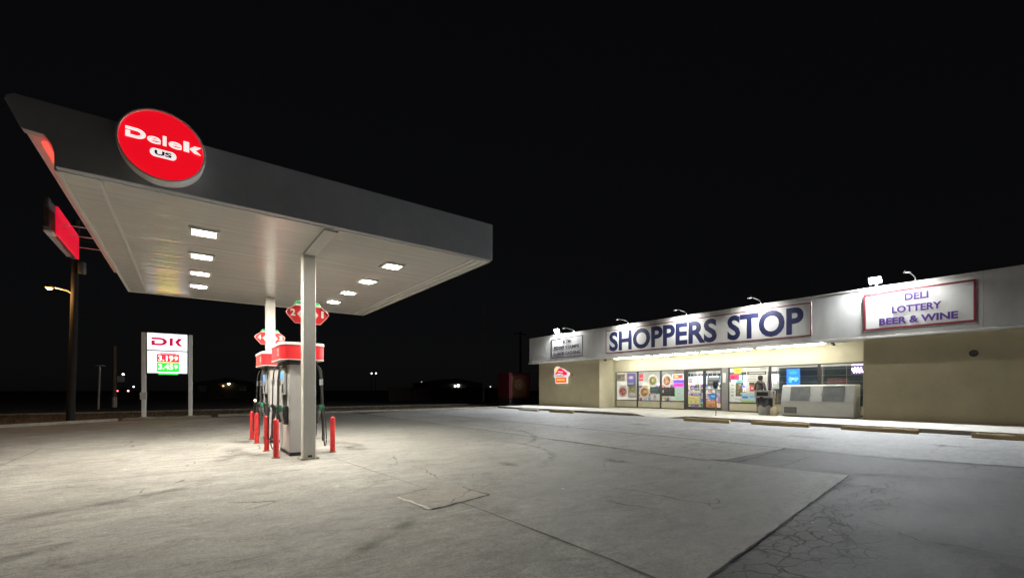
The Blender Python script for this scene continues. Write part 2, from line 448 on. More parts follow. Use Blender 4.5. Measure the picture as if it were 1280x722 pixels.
# the sunken square patch with bright broken lip
pm = paving('patch concrete', (.21, .20, .175), (.33, .315, .28), .16)
PT = [(2.05, 5.08), (2.12, 4.28), (2.96, 4.45), (2.92, 5.34)]
struct(M().add([(x, y, .011) for x, y in PT], [(0, 1, 2, 3)]).build('concrete_patch', pm))
e = M(); p = wob([(2.12, 4.27), (2.97, 4.44)], .08, .012); e.strip(p, [random.uniform(.01, .04) for _ in p], .0125)
p = wob([(2.97, 4.44), (2.92, 5.0)], .08, .01); e.strip(p, [random.uniform(.01, .025) for _ in p], .0125)
p = wob([(2.06, 5.08), (2.5, 5.2)], .08, .01); e.strip(p, [random.uniform(.005, .015) for _ in p], .0125)
struct(e.build('patch_gap', crack_m))
e = M(); p = wob([(2.03, 5.02), (2.10, 4.3)], .07, .015); e.strip(p, [random.uniform(.015, .06) for _ in p], .0127)
struct(e.build('patch_lip', mat('broken concrete lip', (.62, .60, .54), .9, var=.25, vscale=20)))

def soft_patch(name, pts, w, z, m):
    """strip with five rows so its rim can fade through the 'edge' attribute"""
    P = [Vector((p[0], p[1], z)) for p in pts]; rows = [-.5, -.22, 0, .22, .5]; fade = [0, .8, 1, .8, 0]
    vs = []; ed = []; n = len(P)
    for i, q in enumerate(P):
        t = (P[min(i + 1, n - 1)] - P[max(i - 1, 0)]).normalized(); nn = Vector((-t.y, t.x, 0)); ef = min(1, i / 2, (n - 1 - i) / 2)
        ww = w[i] if isinstance(w, (list, tuple)) else w
        for r, a in zip(rows, fade): vs.append(q + nn * r * ww); ed.append(a * ef)
    fs = [(i * 5 + j, i * 5 + j + 1, (i + 1) * 5 + j + 1, (i + 1) * 5 + j) for i in range(n - 1) for j in range(4)]
    me = bpy.data.meshes.new(name); me.from_pydata(vs, [], fs); me.materials.append(m)
    at = me.attributes.new('edge', 'FLOAT', 'POINT')
    for i, x in enumerate(ed): at.data[i].value = x
    o = bpy.data.objects.new(name, me); COL.objects.link(o); struct(o); return o
def line(a, b, n): return [(a[0] + (b[0] - a[0]) * i / (n - 1), a[1] + (b[1] - a[1]) * i / (n - 1)) for i in range(n)]
oil = decal('oil stain', (.05, .045, .038), (.32, .62), 3.5, .42)
tyre = decal('tyre mark', (.035, .035, .035), (.36, .66), 5, .42)
chalk = decal('worn white paint', (.66, .66, .64), (.50, .66), 15, .5)
soft_patch('oil_trail', wob(line((2.0, 4.2), (.75, 3.25), 9), .3, .03), [.1, .16, .2, .22, .2, .18, .16, .12] + [.1] * 30, .0135, oil)
soft_patch('oil_streak', wob([(-1.6, 6.3), (-.6, 6.8), (.5, 7.6)], .25, .05), .32, .0137, oil)
soft_patch('oil_streak', wob([(-2.6, 3.9), (-1.5, 4.6), (-.7, 5.3)], .25, .04), .22, .0133, oil)
soft_patch('oil_streak', wob([(.3, 9.2), (.85, 10.4), (.8, 11.6)], .25, .06), .5, .0136, oil)
soft_patch('oil_streak', wob([(2.9, 9.0), (3.1, 10.4), (2.8, 11.8)], .25, .06), .5, .0138, oil)
for x_, y_, w_ in ((1.05, 9.8, .5), (2.75, 10.0, .45), (1.0, 12.6, .5), (2.7, 12.4, .5), (4.4, 6.1, .35), (6.2, 5.2, .4), (13.6, 4.6, .7), (13.8, 7.2, .6), (13.4, 10.1, .7), (14.0, 2.0, .6)):
    soft_patch('oil_drip', wob(line((x_, y_ - w_), (x_ + .1, y_ + w_), 7), .2, .05), [w_ * .4, w_ * .8, w_, w_ * 1.05, w_ * .9] + [w_ * .6] * 30, .0128 + random.uniform(0, .0004), oil)
arc = [(5.2 + 3.3 * math.cos(R(a)), 12.0 + 4.2 * math.sin(R(a))) for a in range(-70, 60, 8)]
soft_patch('tyre_mark', arc, .22, .0131, tyre)
arc = [(4.2 + 2.2 * math.cos(R(a)), 8.2 + 2.6 * math.sin(R(a))) for a in range(-75, 30, 9)]
soft_patch('tyre_mark', arc, .2, .0134, tyre)
soft_patch('parking_stripe', line((11.2, 1.95), (14.4, 2.1), 14), .11, .0132, chalk)
soft_patch('parking_stripe', line((12.4, 5.0), (15.6, 5.2), 14), .09, .0132, decal('faded white paint', (.6, .6, .58), (.52, .66), 7, .4))
soft_patch('chalk_scuff', wob([(5.2, 2.02), (6.0, 2.12), (7.0, 2.22), (7.9, 2.3)], .2, .02), [.12, .2, .35, .3, .3, .2] + [.18] * 30, .0130, chalk)
soft_patch('chalk_scuff', wob([(3.9, 2.0), (4.6, 2.1), (5.3, 2.05)], .2, .03), .25, .0132, chalk)
soft_patch('chalk_scuff', wob([(9.4, 6.1), (9.9, 5.3), (9.8, 4.9)], .2, .03), .12, .0132, chalk)

# verge, kerb, street and far walk behind the price sign
struct(M().box(-80, 90, 33.6, 34.6, -.02, .05).build('sidewalk', mat('street walk concrete', (.20, .18, .15), .9, var=.3, vscale=1.2, detail=8)))
struct(M().add([(-200, 36, -.012), (250, 36, -.012), (250, 46, -.012), (-200, 46, -.012)], [(0, 1, 2, 3)]).build('road', mat('road asphalt', (.04, .04, .042), .85, var=.25, vscale=2)))
kb = M()
KP = [(-14, 15.6), (-9, 18.95), (-5.1, 22.35), (-3.35, 23.65), (-2.4, 24.5)]
for (x0, y0), (x1, y1) in zip(KP, KP[1:]):
    t = Vector((x1 - x0, y1 - y0, 0)).normalized(); n = Vector((-t.y, t.x, 0)) * .09
    a, b = Vector((x0, y0, 0)), Vector((x1, y1, 0))
    kb.add([a - n, b - n, b + n, a + n] + [q + Vector((0, 0, .11)) for q in (a - n, b - n, b + n, a + n)], [(0, 3, 2, 1), (4, 5, 6, 7), (0, 1, 5, 4), (1, 2, 6, 5), (2, 3, 7, 6), (3, 0, 4, 7)])
struct(kb.build('kerb', kerb_mat))
struct(M().box(-2.3, .9, 25.35, 26.9, -.02, .035).build('sign_pad', kerb_mat))
struct(M().box(1.2, 19.4, 25.9, 26.1, -.02, .09).build('kerb', kerb_mat))
tuft_m = mat('dry grass', (.085, .075, .035), .9, var=.4, vscale=3)
tg = M()
for _ in range(2600):
    x = random.uniform(-12, 16); y = random.uniform(26.6, 33.4) if x > -2 else random.uniform(24.6, 33.4)
    if x < -2 and y < 26 + (-x - 2) * -.8: continue
    a = random.uniform(0, 6.28); h = random.uniform(.04, .16); w = .02
    tg.add([(x - w * math.cos(a), y - w * math.sin(a), -.02), (x + w * math.cos(a), y + w * math.sin(a), -.02), (x + random.uniform(-.05, .05), y + random.uniform(-.05, .05), h)], [(0, 1, 2)])
tag(tg.build('grass', tuft_m), 'dry thin grass on the dark verge behind the price sign', 'grass', kind='stuff')

# ------------------------------------------------------------------ canopy
CX0, CX1, CY0, CY1, CZ, CT = -1.24, 4.78, 7.19, 14.92, 3.84, 4.55
can = thing('gas_canopy', (1.77, 11.2, 0), 'flat fuel canopy with dark grey fascia and lit white ceiling over the pumps', 'canopy')
# ceiling: coated pans running across, wavy enough to smear reflections
cm = bpy.data.materials.new('canopy pan enamel'); cm.use_nodes = True
k = NT(cm); pos = k.n('ShaderNodeNewGeometry').outputs['Position']; sp = k.n('ShaderNodeSeparateXYZ'); k.l(pos, sp.inputs[0])
k.l(k.ramp(k.noise(pos, 1.1, 6), .3, (.74, .72, .67), .7, (.80, .78, .72)), k.b.inputs['Base Color'])
k.b.inputs['Roughness'].default_value = .16; k.b.inputs['Specular IOR Level'].default_value = .9
wv = k.noise(k.map(pos, (.16, 3.4, 1)), 1.6, 3, .55, .35)
seam = k.math('LESS_THAN', k.math('ABSOLUTE', k.math('SUBTRACT', k.math('FRACT', k.math('DIVIDE', sp.outputs['Y'], .405)), .5)), .018)
k.bump(k.math('ADD', k.math('MULTIPLY', wv, 1.5), k.math('MULTIPLY', seam, -.10)), .85, .013)
MATS['pan'] = cm
M().box(CX0 + .02, CX1 - .02, CY0 + .005, CY1 - .02, CZ + .012, CZ + .20).build('ceiling', cm, can)
tr = M()
tr.box(CX0, CX1, CY0, CY0 + .035, CZ - .004, CZ + .05); tr.box(CX0, CX1, CY1 - .05, CY1, CZ - .004, CZ + .25)
tr.box(CX0, CX0 + .05, CY0 + .036, CY1 - .051, CZ - .004, CZ + .25); tr.box(CX1 - .05, CX1, CY0 + .036, CY1 - .051, CZ - .004, CZ + .25)
tr.box(CX0 + .36, CX0 + .40, CY0 + .036, CY1 - .051, CZ - .008, CZ + .01); tr.box(CX1 - .36, CX1 - .28, CY0 + .036, CY1 - .051, CZ - .008, CZ + .01)
tr.box(CX1 - .22, CX1 - .17, CY0 + .036, CY1 - .051, CZ - .006, CZ + .01)
tr.build('ceiling_trim', white_metal, can, .006)
M().box(1.72, 1.93, CY0 + .04, 8.74, CZ - .03, CZ + .01).build('ceiling_cover_strip', white_metal, can, .006)
outl = [(-1.215, 3.845), (-1.225, 4.02), (-1.25, 4.10), (-1.30, 4.175), (-1.47, 4.185), (-1.50, 4.24), (-1.60, 4.47), (-1.585, 4.515), (-1.53, 4.55), (4.80, 4.55), (4.80, 3.845)]
fs_ = M().prism(outl, (0, CY0, 0), FRONT, .12)
fs_.build('front_fascia', dark_cladding, can, .008)
M().box(CX1, CX1 + .05, CY0 + .001, CY1, CZ + .002, CT - .003).build('side_fascia', grey_metal, can)
M().box(CX0 + .1, CX1 - .1, CY1, CY1 + .08, CZ + .01, CT - .003).build('rear_fascia', dark_cladding, can)
# the stepped left fascia: an overhanging box above a recessed band
lp = [(-1.245, 3.85), (-1.245, 4.19), (-1.46, 4.195), (-1.485, 4.25), (-1.58, 4.47), (-1.52, 4.535), (-1.2, 4.535), (-1.2, 3.85)]
M().prism(lp, (0, 14.45, 0), FRONT, 7.25).build('overhanging_fascia', [mat('red lit fascia', (.62, .58, .56), .4, var=.08, vscale=3)], can, .006)
M().tube([(-1.31, CY0 - .02, 4.115), (-1.31, 10.5, 4.115), (-1.31, 14.4, 4.115)], .028, 8).build('accent_light_tube', mat('red led tube', (.8, .05, .05), .4, em=(1, .06, .04), es=1.7), can)
M().box(CX0 + .05, CX1 - .05, CY0, CY1 - .02, CT - .12, CT - .02).build('roof_deck', grey_metal, can)
# columns: square tube, scuffed, cover plate and drain notch
for cy in (8.86, 13.6):
    c = M().box(1.71, 1.93, cy - .11, cy + .11, .035, CZ + .01)
    co = c.build('column', mat('column paint', (.60, .59, .55), .34, var=.10, vscale=2.5, bump=.03, bscale=25, stretch=(1, 1, .3), detail=8), can, .012)
    M().box(1.66, 1.98, cy - .16, cy + .16, .008, .035).build('base_plate', mat('stained base plate', (.34, .30, .22), .7, var=.4, vscale=12), co, .005)
    n = M().box(1.79, 1.86, cy - .118, cy - .108, .045, .085); n.build('drain_notch', dark_metal, co)
    for dx in (-.13, .13):
        for dy in (-.13, .13): M().lathe([(0, .055), (.016, .055), (.018, .035)], (1.82 + dx, cy + dy, 0), n=6).build('anchor_bolt', silver, co)

# ceiling lights
POSN = ['nearest', 'second', 'third', 'farthest']
def canopy_light(x, y, label):
    t = thing('canopy_light', (x, y, CZ), label, 'ceiling light', 'square lamps in the canopy ceiling')
    fr = M(); w = .205
    for a in ((-w, w, -w, -w + .045), (-w, w, w - .045, w), (-w, -w + .045, -w + .046, w - .046), (w - .045, w, -w + .046, w - .046)):
        fr.box(x + a[0], x + a[1], y + a[2], y + a[3], CZ - .028, CZ + .011)
    fr.build('frame', white_metal, t, .004)
    XYp = (Vector((1, 0, 0)), Vector((0, -1, 0)))
    M().prism(rrect(.33, .33, .09, 5), (x, y, CZ + .01), XYp, .034).build('diffuser', lamp_soft, t, .008)  # rim that carries the added glow mimicking the lamp's halo
    M().prism(rrect(.235, .235, .10, 6), (x, y, CZ - .0235), XYp, .002).build('lens', lamp_white, t)
    return t
for side, x in (('left', .21), ('right', 3.35)):
    for i, y in enumerate((8.58, 10.12, 11.61, 13.05)):
        canopy_light(x, y, f'glaring square lamp, {POSN[i]} to the front fascia in the {side} row of the canopy ceiling')

# the big round sign on the front fascia
DS = (-.25, 6.86, 4.30)
rs = thing('round_sign', (-.25, 7.07, 4.30), 'large round red illuminated sign with white lettering on the dark canopy fascia', 'sign')
M().lathe([(.40, -.20), (.425, -.20), (.434, -.10), (.436, .0), (.430, .020), (.414, .024), (.408, .0)], DS, 'front', 56).build('rim', mat('sign rim enamel', (.78, .78, .77), .35, 0., var=.08, vscale=9), rs)
red_lit = mat('backlit red acrylic', (.65, .01, .02), .16, em=(1, .005, .018), es=.66, coat=.6)
M().lathe([(.411, .0), (.36, .012), (.30, .020), (.2, .027), (.1, .031), (.001, .033)], DS, 'front', 56).build('face', red_lit, rs)
lit_w = mat('backlit white acrylic', (.8, .8, .8), .3, em=(1, .94, .92), es=.72)
def Dglyph(x, y, w, h):
    P = [(0, 1), (.62, 1)] + [(.62 + .53 * math.sin(R(a)), .5 + .5 * math.cos(R(a))) for a in range(15, 180, 15)] + [(.62, 0), (0, 0), (0, .62), (.26, .62), (.26, .26), (.6, .26)]
    P += [(.6 + .26 * math.sin(R(a)), .5 - .24 * math.cos(R(a))) for a in range(15, 180, 15)] + [(.6, .74), (0, .74)]
    return [(x + a / 1.15 * w, y + b * h) for a, b in P]
def Karm(x, y, w, h): return [(x + a * w, y + b * h) for a, b in ((0, .5), (.42, 1), (1, 1), (.50, .47), (1.0, -.06), (.40, .03))]
lt = M(); FZ = (0, 6.834, 0)
lt.prism(Dglyph(-.592, 4.30, .185, .118), FZ, FRONT, .010)
text(lt, 'ele', FZ, FRONT, -.395, -.062, 4.292, 4.414, .010, .018)
lt.prism([(-.045, 4.296), (.012, 4.296), (.012, 4.42), (-.045, 4.42)], FZ, FRONT, .010)
lt.prism(Karm(.016, 4.298, .118, .088), FZ, FRONT, .010)
lt.build('lettering', lit_w, rs)
bd = M().prism(rrect(.255, .098, .049, 8, -.243, 4.19), FZ, FRONT, .010); bo = bd.build('badge', lit_w, rs)
tx = M(); text(tx, 'US', (0, 6.8235, 0), FRONT, -.325, -.161, 4.162, 4.218, .003, .035); tx.build('lettering', mat('maroon print', (.09, .012, .016), .4), bo)

# the second sign, seen edge-on beyond the left fascia
ss = thing('side_sign', (-1.95, 12.0, 4.15), 'red sign cabinet held on rods off the left edge of the canopy, seen from behind', 'sign')
M().box(-2.05, -1.96, 11.0, 13.4, 4.16, 4.70).build('cabinet', mat('sign back grey', (.045, .044, .043), .5, var=.15, vscale=3), ss, .02)
M().box(-1.96, -1.925, 11.45, 13.38, 4.17, 4.69).build('face', mat('red backlit panel', (.5, .01, .02), .35, em=(1, .012, .05), es=.5), ss, .006)
M().box(-2.06, -1.94, 11.15, 11.44, 4.12, 4.159).build('bottom_trim', white_metal, ss, .005)
M().box(-2.06, -1.99, 11.45, 13.0, 4.12, 4.159).build('lower_rail', grey_metal, ss, .005)
for y, z in ((11.75, 4.45), (12.35, 4.42), (13.2, 4.4)):
    M().tube([(-1.925, y, z), (-1.56, y, z)], .009, 6).build('rod', white_metal, ss)

# pump number signs on the columns
def number_sign(y, l, r, label):
    t = thing('pump_number_sign', (1.82, y, 2.75), label, 'sign', 'red pump number signs on the canopy columns')
    z = 2.75; cx = 1.84
    hexa = [(cx + a, z + b) for a, b in ((-.375, .01), (-.345, -.04), (-.22, -.185), (.22, -.185), (.345, -.04), (.375, .01), (.345, .06), (.23, .145), (-.23, .145), (-.345, .06))]
    M().prism(hexa, (0, y + .07, 0), FRONT, .07).build('panel', red_plastic, t, .008)
    rim = M(); N = len(hexa)
    rim.tube([(a, y - .003, b) for a, b in hexa + hexa[:1]], .010, 6, cap=False); rim.build('edge_trim', mat('pale red edge', (.70, .32, .30), .4), t)
    M().prism([(cx - .25, z + .152), (cx + .25, z + .152), (cx + .19, z + .235), (cx - .19, z + .235)], (0, y + .06, 0), FRONT, .05).build('green_topper', mat('green acrylic', (.05, .42, .14), .35, em=(.1, .8, .25), es=.06), t, .006)
    M().prism([(cx - .22, z + .148), (cx + .22, z + .148), (cx + .20, z + .18), (cx - .20, z + .18)], (0, y + .008, 0), FRONT, .006).build('white_band', white_plastic, t)
    M().prism([(cx - .19, z - .01), (cx - .10, z - .12), (cx + .10, z - .12), (cx + .19, z - .01), (cx + .10, z + .10), (cx - .10, z + .10)], (0, y - .002, 0), FRONT, .006).build('diamond', white_plastic, t)
    for ch, a in ((l, cx - .26), (r, cx + .26)):
        hw = .042 if ch != '1' else .022
        n = M(); text(n, ch, (0, y - .002, 0), FRONT, a - hw, a + hw, z - .055, z + .075, .006, .03); n.build('numeral', white_plastic, t)
    M().box(cx - .05, cx + .03, y + .07, y + .09, z - .1, z + .1).build('bracket', grey_metal, t)
number_sign(8.995, '2', '1', 'red six sided sign numbered 2 and 1 on the near canopy column')
number_sign(13.76, '4', '3', 'red six sided sign numbered 4 and 3 on the far canopy column')
# they hang on the back of each column
# ------------------------------------------------------------------ fuel dispensers
def hose_path(a, b, sag, n=14):
    a, b = Vector(a), Vector(b)
    return [a.lerp(b, i / (n - 1)) + Vector((0, 0, -sag * math.sin(math.pi * i / (n - 1)))) for i in range(n)]
PY0 = 9.35
blue_lcd = mat('pump screen', (.1, .2, .4), .2, em=(.25, .5, 1.0), es=.55)
pump_sheet = mat('pump sheet metal', (.50, .50, .49), .33, .25, var=.08, vscale=2, bump=.02, bscale=8)
def dispenser(label, numl, numr):
    t = thing('fuel_dispenser', (1.82, PY0 + .575, .006), label, 'fuel pump', 'fuel dispensers under the canopy')
    y0, y1 = PY0, PY0 + 1.15
    M().box(1.59, 2.05, y0 + .02, y1 - .02, .006, .075).build('plinth', dark_metal, t, .006)
    M().box(1.585, 2.055, y0, y0 + .30, .0751, 1.80).build('end_panel', pump_sheet, t, .014)
    M().box(1.585, 2.055, y1 - .30, y1, .0751, 1.80).build('end_panel', pump_sheet, t, .014)
    M().box(1.60, 2.04, y0 + .301, y1 - .301, .0751, .62).build('lower_cabinet', mat('pump lower panel', (.60, .54, .50), .4, var=.1, vscale=4), t, .008)
    M().box(1.60, 2.04, y0 + .301, y1 - .301, .622, 1.80).build('body', dark_metal, t, .01)
    M().box(1.55, 2.09, y0 - .03, y1 + .03, 1.801, 1.905).build('collar', dark_metal, t, .02)
    va = M().prism(rrect(.80, 1.34, .17, 7, 1.82, y0 + .575), (0, 0, 1.90), (Vector((1, 0, 0)), Vector((0, 1, 0))), .265, smooth=True)
    vo = va.build('valance', red_plastic, t)
    M().prism(rrect(.825, 1.365, .18, 7, 1.82, y0 + .575), (0, 0, 2.166), (Vector((1, 0, 0)), Vector((0, 1, 0))), .06, smooth=True).build('cap_trim', white_plastic, vo, .012)
    M().prism(rrect(.81, 1.35, .175, 7, 1.82, y0 + .575), (0, 0, 1.885), (Vector((1, 0, 0)), Vector((0, 1, 0))), .014, smooth=True).build('lower_trim', white_plastic, vo)
    nu = M(); text(nu, numl, (1.4195, 0, 0), STORE, -(y0 + .30), -(y0 + .19), 1.97, 2.11, .004, .03); nu.build('numeral', white_plastic, vo)
    hw = .02 if numr == '1' else .05
    nu = M(); text(nu, numr, (2.2205, 0, 0), (Vector((0, 1, 0)), Vector((0, 0, 1))), y0 + .24 - hw, y0 + .24 + hw, 1.97, 2.11, .004, .03); nu.build('numeral', white_plastic, vo)
    for s, xs in ((-1, 1.585), (1, 2.055)):
        def X(d): return xs + s * d
        y = y0 + .38
        M().box(X(.002), X(.045), y0 + .32, y1 - .32, 1.20, 1.74).build('display_panel', grey_metal, t, .008)
        M().box(X(.046), X(.052), y0 + .40, y1 - .40, 1.50, 1.68).build('screen', blue_lcd, t)
        M().box(X(.046), X(.054), y0 + .42, y0 + .56, 1.26, 1.42).build('keypad', dark_metal, t, .004)
        for q, (hy, gm) in enumerate(((y0 + .17, green_plastic), (y0 + .30, dark_metal), (y1 - .22, dark_metal))):
            M().box(X(.001), X(.075), hy - .055, hy + .055, .62, .98).build('nozzle_boot', dark_metal, t, .012)
            nz = M()
            nz.tube([(X(.075), hy, .66), (X(.11), hy, .80), (X(.12), hy, .90)], [.014, .017, .028], 10)
            nzo = nz.build('nozzle', silver, t)
            M().tube([(X(.12), hy, .87), (X(.15), hy, .95), (X(.20), hy, .985)], [.034, .045, .034], 10).build('grip', gm, nzo)
            M().tube([(X(.13), hy, .88), (X(.21), hy, .86), (X(.225), hy, .955)], .009, 6).build('trigger_guard', dark_metal, nzo)
            top = (X(.04), hy, 1.84)
            path = [top, (X(.13), hy - .01, 1.72), (X(.16), hy - .02, 1.45), (X(.17), hy - .03, 1.0), (X(.19), hy - .05, .45)] 
            if q == 0: path += [(X(.20), hy - .02, .22), (X(.24), hy + .06, .14), (X(.28), hy + .14, .24), (X(.26), hy + .10, .55), (X(.21), hy + .02, .93)]
            elif q == 1: path += [(X(.20), hy, .30), (X(.22), hy + .06, .24), (X(.24), hy + .12, .34), (X(.22), hy + .05, .93)]
            else: path += [(X(.20), hy, .32), (X(.22), hy + .08, .26), (X(.24), hy + .10, .4), (X(.22), hy + .03, .93)]
            # smooth the hose with a Catmull-Rom pass
            P = [Vector(p) for p in path]; S = []
            for i in range(len(P) - 1):
                p0, p1, p2, p3 = P[max(0, i - 1)], P[i], P[i + 1], P[min(len(P) - 1, i + 2)]
                for j in range(6):
                    u = j / 6; S.append(.5 * ((2 * p1) + (p2 - p0) * u + (2 * p0 - 5 * p1 + 4 * p2 - p3) * u * u + (3 * p1 - p0 - 3 * p2 + p3) * u ** 3))
            S.append(P[-1])
            M().tube(S, .0125, 8).build('hose', black_rubber if q else mat('grey hose', (.06, .06, .06), .45), t)
            M().tube([(X(.155), hy - .018, 1.52), (X(.158), hy - .02, 1.40)], .022, 8).build('breakaway', silver, t)
    M().box(1.62, 2.02, y0 + .05, y1 - .05, 1.906, 1.909).build('underside', dark_metal, vo)
    return t
d1 = dispenser('near grey fuel pump with red rounded top, its hoses hanging beside the front column', '2', '1')
d2 = dispenser('far grey fuel pump with red rounded top, half hidden behind the near pump', '4', '3')
d2.location.y += 2.61

# bollards
def bollard():
    t = thing('bollard', (1.34, 9.29, .006), '', 'bollard', 'red steel bollards around the pumps')
    b = M().lathe([(.0, .74), (.03, .738), (.044, .725), (.05, .70), (.05, .0)], (1.34, 9.29, .006), n=20).build('post', red_paint, t)
    M().lathe([(.055, .0), (.075, .0), (.075, .012), (.051, .016)], (1.34, 9.29, .006), n=20).build('foot_ring', mat('rusty ring', (.16, .08, .05), .8, var=.4, vscale=20), t)
    return t
b0 = bollard()
BL = [(1.34, 9.29, 'red bollard nearest the viewer, left of the near pump'), (1.34, 10.5, 'red bollard beside the far corner of the near pump, left side'),
      (1.34, 12.15, 'red bollard left of the far pump, at its near corner'), (1.34, 13.15, 'farthest red bollard, left of the far pump beside the sagging hose'),
      (2.42, 9.5, 'lone red bollard on the right side of the near column')]
for i, (x, y, lb) in enumerate(BL):
    o = b0 if i == 0 else copy_tree(b0)
    o.location = (x, y, .006); o['label'] = lb

# ------------------------------------------------------------------ price sign
PS = 26.2
ps = thing('price_sign', (-.75, PS, .03), 'tall lit white price sign on two posts with red logo and fuel prices', 'sign')
for x in (-1.63, .095):
    p = M().box(x - .085, x + .085, PS - .1, PS + .1, .035, 3.95).build('post', white_metal, ps, .015)
    M().box(x - .19, x + .19, PS - .19, PS + .19, .035, .06).build('base_plate', grey_metal, p, .004)
sign_lit = mat('backlit sign face', (.8, .8, .8), .35, em=(.97, .97, 1.0), es=1.5)
sign_lit2 = mat('backlit price face', (.8, .8, .8), .35, em=(.88, .90, 1.0), es=1.0)
cab = M().box(-1.525, -.01, PS - .14, PS + .14, 2.06, 3.96).build('cabinet', grey_metal, ps, .01)
M().box(-1.50, -.035, PS - .16, PS - .141, 3.17, 3.93).build('upper_face', sign_lit, cab)
M().box(-1.50, -.035, PS - .16, PS - .141, 2.09, 3.11).build('lower_face', sign_lit2, cab)
lg = M(); o = (0, PS - .161, 0)
crim = mat('crimson film', (.55, .01, .06), .4, em=(.75, .012, .10), es=.55)
lg.prism(Dglyph(-1.36, 3.37, .575, .37), o, FRONT, .012)
lg.prism([(-.70, 3.37), (-.57, 3.37), (-.57, 3.74), (-.70, 3.74)], o, FRONT, .012)
lg.prism(Karm(-.50, 3.37, .30, .37), o, FRONT, .012)
lg.build('logo', crim, cab)
rp = M().box(-1.16, -.34, PS - .175, PS - .161, 2.60, 2.97).build('price_panel', mat('red led panel', (.3, 0, 0), .4, em=(1, .004, .010), es=9), cab)
gp = M().box(-1.16, -.34, PS - .175, PS - .161, 2.15, 2.585).build('price_panel', mat('green led panel', (0, .25, .02), .4, em=(.015, .9, .035), es=2.2), cab)
for par, zz, d, gl in ((rp, 2.655, '3.19', (1, .26, .13)), (gp, 2.26, '3.45', (.20, 1, .14))):
    dg = M(); text(dg, d, (0, PS - .176, 0), FRONT, -1.11, -.56, zz, zz + .25, .008, .02); text(dg, '9', (0, PS - .176, 0), FRONT, -.52, -.39, zz + .03, zz + .23, .008, .02)
    dg.build('price_digits', mat('led digits ' + d, (.5, .5, .5), .5, em=gl, es=9), par)
M().box(-1.05, -.45, PS - .168, PS - .161, 2.98, 3.03).build('caption_strip', mat('grey caption', (.3, .25, .3), .5, em=(.6, .45, .5), es=.4), cab)
gl = M().box(-1.1, -.38, PS - .15, PS - .12, 2.02, 2.058).build('green_spill', mat('green spill strip', (0, .3, 0), .5, em=(.05, 1, .1), es=1.4), cab)  # glowing strip added to imitate green spill from the LED prices
M().box(-1.76, -1.52, PS - .24, PS - .101, .86, 1.19).build('junction_box', mat('grey box', (.48, .47, .44), .5, var=.15, vscale=8), ps, .01)

# ------------------------------------------------------------------ store building
Xw, Xf, Xg = 20.94, 20.60, 22.30
YE, YL = -7.0, 25.0        # building ends
st_ = thing('store_building', (22, 10, 0), 'low tan shop with a long white sign band and a glazed recessed front', 'shop')
sw = M().add([(18.0, -8, .13), (18.0, 13.35, .13), (18.0, 13.35, -.02), (18.0, -8, -.02), (22.4, -8, .205), (22.4, 13.35, .205), (22.4, 13.35, -.02), (22.4, -8, -.02)],
             [(0, 1, 5, 4), (0, 3, 2, 1), (1, 2, 6, 5), (4, 5, 6, 7), (0, 4, 7, 3), (2, 3, 7, 6)])
sw = M()
def walk(y0, y1, xz):     # profile along X swept in Y
    n = len(xz); vs = [(x, y0, z) for x, z in xz] + [(x, y1, z) for x, z in xz]
    sw.add(vs, [(i, i + 1, n + i + 1, n + i) for i in range(n - 1)])
PR = [(17.86, -.02), (17.86, .10), (17.89, .125), (18.02, .132), (20.94, .158), (22.4, .205)]
RP = [(17.86, -.02), (17.86, -.01), (17.89, .008), (18.6, .03), (20.94, .155), (22.4, .204)]
walk(-8, 10.9, PR); walk(13.6, 25.6, PR); walk(11.9, 13.0, RP)
n = len(PR)
for a, ya, b, yb in ((PR, 10.9, RP, 11.9), (RP, 13.0, PR, 13.6)):
    sw.add([(x, ya, z) for x, z in a] + [(x, yb, z) for x, z in b], [(i, i + 1, n + i + 1, n + i) for i in range(n - 1)])
sw.add([(x, 25.6, z) for x, z in PR] + [(22.4, 25.6, -.02)], [tuple(range(n + 1))])
struct(sw.build('walkway', walk_mat))
kf = M()
for y0, y1 in ((-8, 10.7), (13.75, 25.55)):
    kf.box(17.852, 18.0, y0, y1, -.01, .134)
struct(kf.build('walkway_kerb', kerb_mat, None, .015))
kj = M()
for y in [-5 + 1.52 * i for i in range(20)]:
    if 10.7 < y < 13.7: continue
    kj.add([(18.02, y, .1345), (18.02, y + .012, .1345), (20.9, y + .012, .1595), (20.9, y, .1595)], [(0, 3, 2, 1)])
struct(kj.build('walkway_joints', joint_m))

# walls
M().box(Xw, 22.3, 18.77, 24.65, .12, 3.32).build('wall', tan_wall, st_)
M().box(Xw, 22.3, YE, 5.30, .12, 3.32).build('wall', tan_wall, st_)
# the recess is painted cream
M().box(20.965, 22.29, 18.755, 18.7695, .15, 3.30).build('recess_side', cream_wall, st_)
M().box(20.965, 22.29, 5.301, 5.315, .15, 3.30).build('recess_side', cream_wall, st_)
sfw = M(); sfw.box(Xg, Xg + .18, 5.316, 18.754, 2.46, 3.30)
sfw.box(Xg, Xg + .18, 18.57, 18.754, .15, 2.459)
sfw.box(Xg, Xg + .18, 5.316, 5.42, .15, 2.459)
sfw.build('storefront_wall', cream_wall, st_)
M().box(20.6, 22.3, 5.316, 18.754, 3.301, 3.36).build('soffit', mat('soffit white', (.70, .69, .62), .7, var=.06, vscale=2), st_)
# shell behind the wall so the room is closed
M().box(22.3, 34, 24.4, 24.65, .0, 4.2).build('end_wall', tan_wall, st_)
M().box(22.3, 34, YE, YE + .25, .0, 4.2).build('end_wall', tan_wall, st_)
M().box(34, 34.25, YE, 24.65, .0, 4.2).build('rear_wall', tan_wall, st_)
M().box(20.75, 34.3, YE, 25.2, 4.22, 4.4).build('roof', grey_metal, st_)
